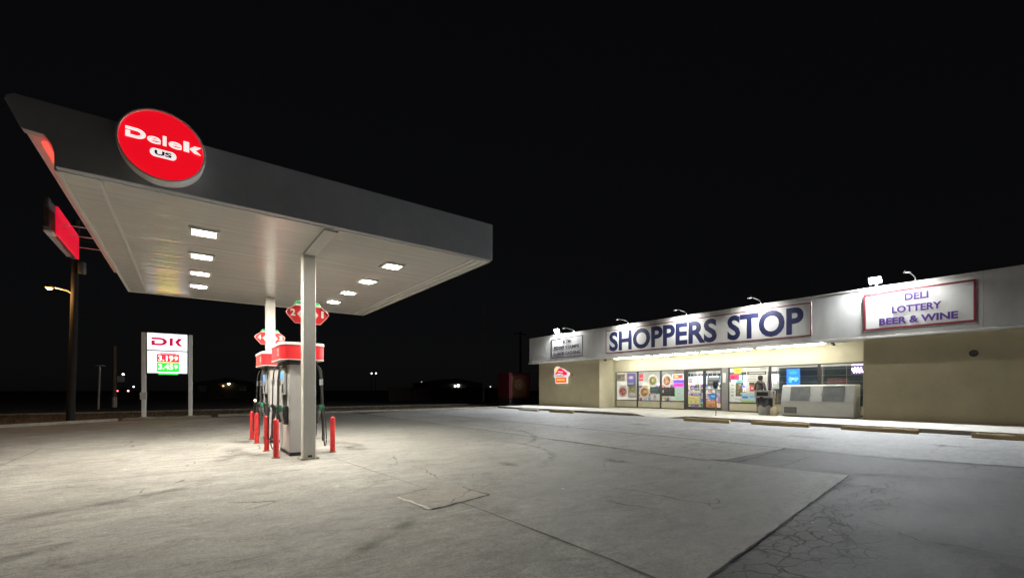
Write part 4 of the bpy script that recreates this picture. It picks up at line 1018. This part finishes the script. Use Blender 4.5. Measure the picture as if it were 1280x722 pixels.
floodlight(22.27, 'dazzling floodlight on the far end of the shop roof', R(-12), mat('strong floodlight lens', (.9, .9, .9), .4, em=(.95, .98, 1.0), es=L_FLOOD * 1.9), .42)
floodlight(4.85, 'dazzling floodlight on the roof edge left of the deli sign', R(0), mat('bright floodlight lens', (.9, .9, .9), .4, em=(.93, .97, 1.0), es=L_FLOOD * 2.0), .6)
def sign_lamp(y, label, power=1.0):
    t = thing('sign_lamp', (Xf, y, 5.15), label, 'sign lamp', 'arm lamps over the shop sign band')
    M().tube([(Xf + .1, y, 5.13), (Xf + .08, y, 5.27), (Xf - .1, y + .02, 5.34), (Xf - .77, y + .05, 5.40)], .02, 8).build('arm', silver, t)
    M().lathe([(.03, .06), (.05, .06), (.11, -.04), (.105, -.04), (.04, .045)], (Xf - .80, y + .05, 5.37), n=16).build('shade', silver, t)
    M().lathe([(.001, .035), (.05, .03), (.06, .0), (.001, -.03)], (Xf - .80, y + .05, 5.34), n=12).build('bulb', mat('sign bulb', (.9, .9, .9), .4, em=(1, .98, .95), es=1.5), t)
    ld = bpy.data.lights.new('sign lamp light', 'SPOT'); ld.energy = L_SIGNLAMP * power; ld.color = (1, .985, .95); ld.spot_size = R(140); ld.spot_blend = .9; ld.shadow_soft_size = .05
    lo = bpy.data.objects.new('light', ld); COL.objects.link(lo); lo.parent = t
    lo.location = Vector((Xf - .80, y + .05, 5.28)) - org(t)
    lo.rotation_euler = (Vector((.66, 0, -.74))).to_track_quat('-Z', 'Y').to_euler()
for y, lb in ((20.75, 'arm lamp over the ATM sign'), (16.3, 'arm lamp over the first letters of SHOPPERS'), (12.58, 'arm lamp over the middle of SHOPPERS STOP'), (8.95, 'arm lamp over the word STOP'), (3.76, 'arm lamp over the deli sign')):
    sign_lamp(y, 'silver ' + lb, .50 if 'deli' in lb else .36 if 'ATM' in lb else 1.0)

# ------------------------------------------------------------------ things on the walkway
# slant-front ice bin
ib = thing('ice_bin', (21.35, 6.9, .17), 'long white slant front ice bin with two grey doors before the windows', 'ice bin')
ice_w = mat('ice bin enamel', (.80, .81, .78), .38, var=.07, vscale=2.5, bump=.02, bscale=10, detail=7)
prof = [(20.93, .20), (20.93, .80), (21.10, 1.47), (21.16, 1.52), (21.72, 1.52), (21.72, .20)]
nP = len(prof); vs = [(x, 8.22, z) for x, z in prof] + [(x, 5.60, z) for x, z in prof]
M().add(vs, [tuple(range(nP))[::-1], tuple(range(nP, 2 * nP))] + [(i, (i + 1) % nP, nP + (i + 1) % nP, nP + i) for i in range(nP)]).build('body', ice_w, ib, .02)
M().box(20.97, 21.68, 5.66, 8.16, .165, .1995).build('skid', dark_metal, ib)
U2 = Vector((0, -1, 0)); V2 = Vector((.17, 0, .67)).normalized(); SL = (U2, V2); so = (20.93, 8.22, .80); SLn = U2.cross(V2)
ol_ = Vector(so) + SLn * .001
def slab(nm, u0, u1, v0, v1, th, m_, par, lift=0., bev=.008):
    return M().prism([(u0, v0), (u1, v0), (u1, v1), (u0, v1)], ol_ + SLn * lift, SL, th).build(nm, m_, par, bev)
door_m = mat('ice door grey', (.36, .39, .41), .3, .35, var=.18, vscale=3, bump=.05, bscale=6, detail=7)
for a, b in ((.36, 1.08), (1.55, 2.28)):
    d = slab('door', a, b, .03, .64, .03, door_m, ib)
    slab('latch', b - .03 if a < 1 else a - .03, b + .04 if a < 1 else a + .04, .27, .36, .03, silver, d, .0305, .004)
    slab('hinge_strip', a, b, .645, .665, .02, dark_metal, d, 0, .003)
for a, b in ((.05, .34), (1.12, 1.52), (2.31, 2.56)): slab('front_panel', a, b, .02, .64, .006, mat('pale ice panel', (.78, .82, .82), .4, var=.06, vscale=4), ib, 0, .002)
vt = M()
vt.box(20.922, 20.929, 7.60, 8.08, .30, .56, 0)
for i in range(9): vt.box(20.905, 20.9215, 7.62, 8.06, .32 + i * .026, .333 + i * .026, 1)
vt.build('vent_grille', [dark_metal, grey_metal], ib)
# trash can
tc = thing('trash_can', (21.0, 8.90, .165), 'grey dome top trash can with a black bag rim beside the ice bin', 'trash can')
tcx, tcy = 21.05, 8.92
M().lathe([(.001, .0), (.25, .0), (.27, .03), (.275, .52), (.25, .52)], (tcx, tcy, .17), n=28).build('bin', mat('pebbled grey', (.48, .47, .45), .8, var=.35, vscale=30, bump=.5, bscale=45), tc)
bag = M(); pr_ = []
vs = []; fs = []; nb = 36; rows = [(.262, .56), (.30, .40), (.335, .52), (.35, .68), (.345, .80), (.30, .83)]
for (r, z) in rows:
    for j in range(nb):
        a = 2 * math.pi * j / nb; w = .02 * math.sin(a * 9 + z * 7) + .012 * math.sin(a * 17 + 1)
        vs.append((tcx + (r + w) * math.cos(a), tcy + (r + w) * math.sin(a), .17 + z + (.05 * math.sin(a * 5) if z < .5 else 0)))
for i in range(len(rows) - 1):
    for j in range(nb): fs.append((i * nb + j, i * nb + (j + 1) % nb, (i + 1) * nb + (j + 1) % nb, (i + 1) * nb + j))
bag.add(vs, fs, 0, True).build('bag', mat('black bin bag', (.022, .022, .024), .28, var=.2, vscale=12, bump=.4, bscale=16), tc)
hood = mat('grey hood plastic', (.44, .42, .43), .45, var=.08, vscale=6)
hd = M()
hd.box(tcx - .30, tcx - .27, tcy - .34, tcy - .25, .98, 1.24); hd.box(tcx - .30, tcx - .27, tcy + .25, tcy + .34, .98, 1.24)
hd.box(tcx - .30, tcx - .27, tcy - .25, tcy + .25, .98, 1.03); hd.box(tcx - .30, tcx - .27, tcy - .25, tcy + .25, 1.21, 1.24)
hd.box(tcx - .27, tcx + .28, tcy - .34, tcy - .31, .98, 1.24); hd.box(tcx - .27, tcx + .28, tcy + .31, tcy + .34, .98, 1.24); hd.box(tcx + .25, tcx + .28, tcy - .31, tcy + .31, .98, 1.24)
ho_ = hd.build('hood', hood, tc, .008)
M().prism(rrect(.60, .70, .10, 5, tcx - .01, tcy), (0, 0, 1.2405), (Vector((1, 0, 0)), Vector((0, 1, 0))), .045).build('lid', hood, tc, .015)
M().prism(rrect(.64, .74, .10, 5, tcx - .01, tcy), (0, 0, .945), (Vector((1, 0, 0)), Vector((0, 1, 0))), .036).build('rim', hood, tc, .01)
M().box(tcx - .26, tcx - .255, tcy - .26, tcy + .26, 1.02, 1.22).build('opening_flap', mat('black flap', (.01, .01, .011), .5), ho_)
# cigarette urn
cu_ = thing('cigarette_urn', (20.9, 8.44, .165), 'beige cigarette urn with a thin neck between trash can and ice bin', 'ash urn')
beige = mat('beige plastic', (.56, .47, .32), .5, var=.12, vscale=8)
M().lathe([(.001, 0), (.15, 0), (.155, .05), (.15, .24), (.13, .32), (.07, .37), (.045, .40), (.04, .45)], (20.78, 8.44, .165), n=24).build('base', beige, cu_)
M().lathe([(.04, .45), (.038, .96), (.05, .97), (.07, .99), (.07, 1.09), (.055, 1.12), (.001, 1.12)], (20.78, 8.44, .165), n=20).build('neck', mat('pale beige plastic', (.62, .59, .48), .5, var=.08, vscale=8), cu_)
M().lathe([(.001, .003), (.028, .003), (.03, .0)], (20.712, 8.43, 1.205), 'side', 12).build('hole', dark_metal, cu_)
# accessible parking sign
pk = thing('parking_sign', (18.9, 10.07, .14), 'small dark blue parking sign on a thin post at the walkway edge', 'sign')
M().tube([(18.9, 10.07, .13), (18.9, 10.07, 1.62)], .022, 8).build('post', mat('rusty post', (.20, .14, .12), .6, .3, var=.3, vscale=9), pk)
pp = M().prism(rrect(.20, .30, .025, 3, 0, 1.52), (18.872, 10.07, 0), STORE, .004).build('panel', mat('sign navy', (.03, .06, .17), .4, var=.1, vscale=9), pk)
sy = M(); so_ = (18.8675, 10.07, 0)
sy.prism(circle(.017, 12, -.012, 1.625), so_, STORE, .002); sy.prism([(-.022, 1.60), (-.002, 1.60), (.0, 1.55), (.045, 1.55), (.062, 1.49), (.048, 1.485), (.035, 1.532), (-.02, 1.532)], so_, STORE, .002)
sy.tube([(18.866, 10.07 - .045 * math.cos(R(a)) , 1.505 + .045 * math.sin(R(a))) for a in range(100, 350, 18)], .006, 5)
sy.build('symbol', mat('pale blue print', (.30, .38, .55), .5), pk)

# wheel stops
def wheel_stop():
    t = thing('wheel_stop', (17.15, 4.0, .006), '', 'wheel stop', 'wheel stops along the walkway')
    L = .94; m = M(); N = 12; sec = [(-.085, 0), (-.085, .10), (-.06, .135), (.06, .135), (.085, .10), (.085, 0)]
    vs = []; fs = []
    for i in range(N + 1):
        y = 4.0 - L + 2 * L * i / N
        for a, b in sec: vs.append((17.15 + a + random.uniform(-.004, .004), y, .006 + max(0, b + (random.uniform(-.006, .004) if b else 0))))
    for i in range(N):
        for j in range(6): fs.append((i * 6 + j, i * 6 + (j + 1) % 6, (i + 1) * 6 + (j + 1) % 6, (i + 1) * 6 + j))
    fs += [tuple(range(6)), tuple(range(N * 6, N * 6 + 6))[::-1]]
    m.add(vs, fs).build('timber', timber, t, .006)
    sp_ = M()
    for y in (3.4, 4.6): sp_.lathe([(.0, .142), (.014, .142), (.016, .12)], (17.15, y, .006), n=8)
    sp_.build('spike', dark_metal, t)
    return t
w0 = wheel_stop()
WS = [(17.15, 3.98, 0, 'yellowed timber wheel stop in front of the right tan wall'), (17.05, 1.02, -.01, 'timber wheel stop at the right edge of the view'),
      (17.10, 6.77, .02, 'timber wheel stop in front of the ice bin'), (16.75, 9.32, .03, 'mossy timber wheel stop beside the parking sign'),
      (16.95, 18.0, .02, 'timber wheel stop before the far tan wall'), (16.9, 20.9, -.03, 'pale chipped wheel stop at the far end of the walkway')]
for i, (x, y, rz, lb) in enumerate(WS):
    o = w0 if i == 0 else copy_tree(w0)
    o.location = (x, y, .006); o.rotation_euler.z = rz; o['label'] = lb
    if i == 5:
        for ch in o.children:
            if ch.name.startswith('timber'):
                ch.data = ch.data.copy(); ch.data.materials[0] = mat('pale chipped paint', (.55, .53, .47), .85, var=.25, vscale=5, bump=.3)

# red vending kiosk beyond the shop's far corner
kx = thing('vending_kiosk', (21.4, 28.3, 0), 'dark red kiosk with a faded brown picture panel past the far corner of the shop', 'kiosk')
M().box(20.35, 22.5, 27.6, 29.2, .62, 2.68).build('cabinet', mat('deep red enamel', (.10, .010, .018), .4, var=.15, vscale=3), kx, .03)
M().box(20.40, 22.45, 27.65, 29.15, .05, .6195).build('base', mat('black base', (.015, .016, .02), .5), kx, .02)
fp = M().box(20.55, 22.05, 27.58, 27.5995, .75, 2.45).build('picture_panel', mat('faded brown print', (.15, .07, .04), .5, var=.5, vscale=2.2, detail=8), kx, .006)
M().prism([(a, 1.0 + b) for a, b in circle(.45, 20, 21.3, .75)], (0, 27.579, 0), FRONT, .004).build('picture_disc', mat('faded tan print', (.26, .16, .10), .5, var=.4, vscale=4, detail=7), fp)
for x in (20.55, 22.3): M().box(x - .1, x + .1, 27.8, 28.9, .0, .05).build('foot', dark_metal, kx)
M().box(20.36, 20.46, 27.5, 27.6, .35, .5).build('coin_box', silver, kx)

# ------------------------------------------------------------------ poles and far things
up_ = thing('utility_pole', (-4.03, 26.16, -.02), 'tall dark wooden pole with an amber street lamp on its arm', 'street lamp')
po = M().tube([(-4.03, 26.16, -.02), (-3.93, 26.16, 4), (-3.84, 26.16, 8.6)], [.145, .13, .11], 14).build('pole', pole_wood, up_)
ar = M().tube([(-3.90, 26.16, 5.35), (-4.1, 26.10, 5.52), (-4.45, 26.0, 5.58)], .03, 8).build('lamp_arm', grey_metal, up_)
M().lathe([(.001, .09), (.09, .07), (.13, 0), (.14, -.05), (.12, -.05)], (-4.62, 25.95, 5.60), n=16).build('lamp_head', dark_metal, ar)
M().lathe([(.115, -.03), (.10, -.09), (.05, -.13), (.001, -.14)], (-4.62, 25.95, 5.60), n=16).build('lamp_lens', mat('amber lamp lens', (.9, .6, .3), .4, em=(1, .27, .03), es=4), ar)
M().lathe([(.001, 0), (.13, 0), (.14, .05), (.14, .45), (.12, .5), (.001, .5)], (-3.66, 26.1, 6.3), n=16).build('transformer', mat('dull transformer', (.08, .08, .08), .5), up_)
M().box(-4.6, -3.15, 26.0, 26.08, 7.7, 7.8).build('crossarm', pole_wood, up_)
ld = bpy.data.lights.new('amber street light', 'POINT'); ld.energy = 190; ld.color = (1, .50, .16); ld.shadow_soft_size = .12
lo = bpy.data.objects.new('light', ld); COL.objects.link(lo); lo.parent = up_; lo.location = Vector((-4.62, 25.95, 5.36)) - org(up_)

tp = thing('signal_post', (-4.83, 40, -.02), 'thin pale post with a flat round cap beyond the verge', 'post')
M().tube([(-4.83, 40, -.02), (-4.79, 40, 1.5), (-4.75, 40, 2.9)], .06, 10).build('post', mat('pale post', (.30, .27, .22), .6, var=.2, vscale=4), tp)
M().lathe([(.001, .08), (.15, .08), (.27, .03), (.28, 0), (.001, 0)], (-4.75, 40, 2.9), n=18).build('cap', mat('pale cap', (.34, .32, .29), .6), tp)
sp2 = thing('road_sign', (-4.43, 44, -.02), 'dim square road sign on a wooden post behind the thin pale post', 'sign')
M().tube([(-4.43, 44, -.02), (-4.43, 44, 1.0), (-4.43, 44, 4.6)], [.15, .14, .12], 10).build('post', mat('weathered post', (.12, .09, .06), .8, var=.3, vscale=3), sp2)
M().box(-4.27, -3.85, 43.86, 43.88, 1.9, 2.35).build('panel', mat('dim sign panel', (.22, .21, .2), .6), sp2, .01)
M().tube([(-4.43, 44, 0), (-4.43, 44, .75)], .158, 10).build('reflector_band', mat('pale band', (.45, .40, .32), .7), sp2)

lp_ = thing('street_lamp', (26, 40, -.02), 'tall unlit grey street lamp standing past the back of the lot', 'street lamp')
M().tube([(26, 40, -.02), (26.02, 40, 5), (26.05, 40, 10.4)], [.14, .11, .08], 12).build('pole', mat('galvanised pole', (.34, .34, .33), .5, .4, var=.1, vscale=4), lp_)
a_ = M().tube([(26.05, 40, 10.4), (25.95, 39.9, 10.75), (25.6, 39.7, 10.95)], .05, 8).build('arm', grey_metal, lp_)
M().lathe([(.001, .12), (.18, .08), (.26, 0), (.2, -.06), (.001, -.08)], (25.35, 39.6, 10.95), n=14).build('lamp_head', mat('lamp head grey', (.5, .5, .48), .5), lp_)
p3 = thing('power_pole', (35, 45, -.02), 'dim wooden power pole with a crossarm behind the red kiosk', 'pole')
M().tube([(35, 45, -.02), (35, 45, 4.5), (35, 45, 9)], [.17, .15, .12], 10).build('pole', pole_wood, p3)
M().box(34, 36, 44.95, 45.05, 8.6, 8.72).build('crossarm', pole_wood, p3)

def pxpt(px, py, depth):      # only used to turn a measured bearing and height into a place at a chosen distance
    a = math.atan2(405, 542); F = Vector((math.sin(a), math.cos(a), 0)); Rr = Vector((math.cos(a), -math.sin(a), 0))
    return Vector((0, 0, 1.3)) + F * depth + Rr * ((px - 640) / 542 * depth) + Vector((0, 0, (487 - py) / 542 * depth))
house_wall = mat('dim house wall', (.10, .095, .09), .85, var=.2, vscale=1)
house_roof = mat('dim house roof', (.16, .15, .15), .9, var=.2, vscale=1)
def house(px, depth, w, h, lamps, label):
    c = pxpt(px, 487, depth); t = thing('house', (c.x, c.y, -.02), label, 'house', 'dark houses far beyond the lot')
    M().box(c.x - w / 2, c.x + w / 2, c.y, c.y + 7, -.02, h).build('wall', house_wall, t)
    rp_ = [(-w / 2 - .5, h), (w / 2 + .5, h), (0, h + 1.0)]
    M().prism(rp_, (c.x, c.y + 7.4, 0), FRONT, 7.9).build('roof', house_roof, t)
    M().box(c.x - w * .12, c.x - w * .12 + .95, c.y - .03, c.y - .001, 0, 2.05).build('door', mat('dim door', (.07, .05, .04), .7), t)
    for sx in (-.34, .22):
        f = M().box(c.x + w * sx - .6, c.x + w * sx + .6, c.y - .04, c.y - .001, 1.0, 2.1).build('window', mat('dim window frame', (.16, .15, .14), .6), t)
        M().box(c.x + w * sx - .52, c.x + w * sx + .52, c.y - .05, c.y - .0405, 1.08, 2.02).build('pane', mat('dark pane', (.02, .022, .026), .1), f)
    for (x, y, col_, es, r) in lamps:
        q = pxpt(x, y, depth); k_ = (c.y - .12) / q.y if q.y else 1
        q = Vector((q.x * k_, c.y - .12, 1.3 + (q.z - 1.3) * k_))
        M().lathe([(.001, r), (r * .7, r * .7), (r, 0), (r * .7, -r * .7), (.001, -r)], q, n=12).build('porch_light', mat(f'porch light {len(MATS)}', (.9, .8, .6), .4, em=col_, es=es), t)
        M().tube([(q.x, c.y, q.z), (q.x, q.y, q.z)], .03, 6).build('lamp_bracket', dark_metal, t)
house(284, 80, 11, 2.5, [(286, 479, (1, .80, .50), 9, .22), (279, 482, (1, .62, .3), 1.2, .18)], 'dark low house with a warm porch lamp, seen right of the price sign')
house(571, 85, 12, 2.5, [(569, 482.4, (.95, 1, 1), 6, .19), (573, 481.6, (.95, 1, 1), 9, .23)], 'dark house with a pair of white lamps, right of the canopy')
def street_point(px, py, depth, col_, es, r, label):
    q = pxpt(px, py, depth); t = thing('street_lamp', (q.x, q.y, -.02), label, 'street lamp', 'small far street lamps')
    M().tube([(q.x, q.y + .5, -.02), (q.x, q.y + .5, q.z * .6), (q.x, q.y + .5, q.z + .25), (q.x, q.y, q.z + r)], [.1, .08, .06, .05], 8).build('pole', dark_metal, t)
    M().lathe([(.001, r), (r * .8, r * .6), (r, 0), (r * .7, -r * .7), (.001, -r)], q, n=12).build('lamp_head', mat(f'far lamp {len(MATS)}', (.9, .9, .9), .4, em=col_, es=es), t)
street_point(154, 467.5, 110, (1, .92, .85), 5, .25, 'tiny white far lamp above the tail lights, left of the price sign')
street_point(167, 483, 110, (.9, .85, 1), 2, .22, 'tiny bluish far lamp just left of the price sign post')
street_point(319, 500, 34, (1, .75, .4), 8, .09, 'low amber lamp behind the far pump')
street_point(464.5, 466.4, 130, (.95, .97, 1), 2.5, .24, 'left one of two small white far lamps seen right of the pumps')
street_point(470, 466.2, 130, (.95, .97, 1), 2.5, .24, 'right one of two small white far lamps seen right of the pumps')
street_point(527, 477.3, 120, (.9, .9, .9), .5, .22, 'barely glowing far lamp midway between canopy corner and shop')
street_point(613, 483, 95, (.9, .95, 1), .8, .16, 'faint far lamp just left of the red kiosk')
# distant vehicle with two rear lamps
q = pxpt(153.5, 487, 84); cv = thing('parked_car', (q.x, q.y, -.02), 'dark far vehicle with two red rear lamps left of the price sign', 'car')
carp = mat('dark car paint', (.02, .02, .024), .3, .2)
cp_ = [(-.9, .35), (.9, .35), (.92, .95), (.72, 1.62), (-.72, 1.62), (-.92, .95)]
M().prism(cp_, (q.x, q.y + 4.2, 0), FRONT, 4.2).build('body', carp, cv, .06)
M().prism([(-.68, 1.02), (.68, 1.02), (.58, 1.5), (-.58, 1.5)], (q.x, q.y - .002, 0), FRONT, .01).build('rear_window', mat('dark pane', (.02, .022, .026), .1), cv)
for s in (-1, 1):
    for dy in (.7, 3.4):
        M().lathe([(.001, .1), (.3, .1), (.33, .0), (.3, -.1), (.001, -.1)], (q.x + s * .82, q.y + dy, .32), 'side', 16).build('wheel', black_rubber, cv)
    M().box(q.x + s * .78 - .12, q.x + s * .78 + .12, q.y - .03, q.y - .001, 1.0, 1.24).build('tail_light', mat('tail light' + ('' if s < 0 else ' pale'), (.5, .02, .02), .4, em=(1, .12, .16) if s < 0 else (1, .45, .40), es=7), cv)

# low fence of the far verge at the right, barely lit
lf = thing('low_fence', (24, 39, 0), 'low dark board fence along the far verge left of the red kiosk', 'fence')
M().box(16, 31, 42.0, 42.06, .15, 1.5).build('boards', mat('dim red boards', (.022, .011, .009), .85, var=.3, vscale=2, stretch=(4, 1, .3)), lf)
for i in range(7): M().box(16 + i * 2.45, 16.12 + i * 2.45, 41.9, 41.995, -.02, 1.6).build('post', pole_wood, lf)

# ------------------------------------------------------------------ person by the window
def person(base, face, label):
    """standing figure seen from behind-left, forearms raised in front; +x of the figure = its right, -y = forward before turning"""
    J = {'pelvis': (0, 0, .93, .135), 'waist': (0, .01, 1.07, .135), 'chest': (0, .02, 1.30, .165), 'neckb': (0, .0, 1.47, .085), 'neck': (0, -.015, 1.53, .058), 'head': (0, -.03, 1.64, .092), 'crown': (0, -.02, 1.72, .075)}
    for s, n in ((1, 'r'), (-1, 'l')):
        J.update({'sh' + n: (s * .19, .02, 1.42, .075), 'el' + n: (s * .27, .03, 1.14, .058), 'wr' + n: (s * .17, -.20, 1.04, .038), 'hd' + n: (s * .14, -.27, 1.03, .030),
                  'hip' + n: (s * .10, 0, .86, .105), 'kn' + n: (s * .115, -.02, .50, .075), 'an' + n: (s * .12, .02, .10, .055), 'to' + n: (s * .135, -.15, .035, .042), 'he' + n: (s * .12, .06, .04, .04)})
    E = [('pelvis', 'waist'), ('waist', 'chest'), ('chest', 'neckb'), ('neckb', 'neck'), ('neck', 'head'), ('head', 'crown')]
    for n in 'rl': E += [('neckb', 'sh' + n), ('sh' + n, 'el' + n), ('el' + n, 'wr' + n), ('wr' + n, 'hd' + n), ('pelvis', 'hip' + n), ('hip' + n, 'kn' + n), ('kn' + n, 'an' + n), ('an' + n, 'to' + n), ('an' + n, 'he' + n)]
    for s, n in ((1, 'r'), (-1, 'l')):
        for f in range(5):
            a = (-.032 + .018 * f) if f < 4 else -.05; ln = (.075, .09, .085, .065, .05)[f]
            bx_, by_, bz_ = J['hd' + n][:3]
            if f < 4:
                J[f'k{f}{n}'] = (bx_ - s * (a + .0), by_ - .045, bz_ - .004, .010); J[f't{f}{n}'] = (bx_ - s * a * 1.1, by_ - .045 - ln * .5, bz_ - .035, .008)
            else:
                J[f'k{f}{n}'] = (bx_ - s * .03, by_ - .01, bz_ + .02, .011); J[f't{f}{n}'] = (bx_ - s * .05, by_ - .05, bz_ + .02, .009)
            E += [('hd' + n, f'k{f}{n}'), (f'k{f}{n}', f't{f}{n}')]
    ks = list(J); me = bpy.data.meshes.new('person'); me.from_pydata([J[k_][:3] for k_ in ks], [(ks.index(a), ks.index(b)) for a, b in E], [])
    o = bpy.data.objects.new('person', me); COL.objects.link(o)
    sk = o.modifiers.new('skin', 'SKIN'); o.modifiers.new('sub', 'SUBSURF').levels = 2
    for i, k_ in enumerate(ks):
        r = J[k_][3]; v = me.skin_vertices[0].data[i]; v.radius = (r, r * (.72 if k_ in ('chest', 'waist', 'pelvis') else 1)); v.use_root = (k_ == 'pelvis')
    dg = bpy.context.evaluated_depsgraph_get(); dg.update()
    m2 = bpy.data.meshes.new_from_object(o.evaluated_get(dg)); bpy.data.objects.remove(o)
    m2.name = 'person'; m2.materials.clear()
    for mm in (mat('skin tone', (.34, .20, .13), .55), mat('charcoal jacket', (.095, .09, .088), .85, var=.25, vscale=8, bump=.3, bscale=12), mat('khaki trousers', (.36, .29, .18), .85, var=.15, vscale=8, bump=.2), mat('dark shoe', (.03, .028, .026), .5)): m2.materials.append(mm)
    for p in m2.polygons:
        c = p.center; p.use_smooth = True
        p.material_index = 0 if (c.z > 1.52 or (c.y < -.20 and .9 < c.z < 1.12)) else 3 if c.z < .10 else 2 if c.z < .90 else 1
    ob = bpy.data.objects.new('person', m2); COL.objects.link(ob); ob.location = base; ob.rotation_euler.z = face
    tag(ob, label, 'person')
    h = M().lathe([(.085, -.11), (.10, -.06), (.108, .0), (.106, .05), (.085, .098), (.045, .118), (.001, .122)], (0, -.012, 1.69), n=20)
    hh = h.build('hair', mat('dark cap knit', (.045, .042, .04), .85, bump=.3, bscale=60)); hh.parent = ob
    f = M(); f.lathe([(.001, .02), (.012, .014), (.015, 0), (.010, -.02), (.001, -.024)], (0, -.128, 1.625), n=8)
    for s in (-1, 1): f.lathe([(.001, .012), (.009, .006), (.010, 0), (.001, -.012)], (s * .035, -.117, 1.655), n=8, mi=1); f.lathe([(.001, .03), (.014, .02), (.016, 0), (.010, -.025), (.001, -.03)], (s * .096, -.02, 1.64), n=8)
    f.box(-.025, .025, -.122, -.112, 1.575, 1.583, 2)
    ff = f.build('face', [MATS['skin tone'], dark_metal, mat('lip', (.25, .09, .08), .5)]); ff.parent = ob
    c = M().lathe([(.09, .06), (.125, .02), (.13, -.03), (.10, -.07)], (0, .04, 1.485), n=18).build('hood', MATS['charcoal jacket']); c.parent = ob
    return ob
person((21.72, 9.42, .185), R(75), 'person in a charcoal jacket and khaki trousers facing the window behind the trash can')

# litter flecks on the lot
lit = M()
for _ in range(46):
    x = random.uniform(-3, 15); y = random.uniform(2.2, 18); s = random.uniform(.012, .035); a = random.uniform(0, 3)
    lit.add([(x + s * math.cos(a + q) * (1 if i % 2 else .6), y + s * math.sin(a + q), .016 + (.006 if i % 2 else 0)) for i, q in enumerate((0, 1.57, 3.14, 4.71))], [(0, 1, 2, 3)])
tag(lit.build('litter', mat('paper scrap', (.62, .60, .54), .8)), 'tiny pale paper flecks scattered over the lot', 'litter', kind='stuff')
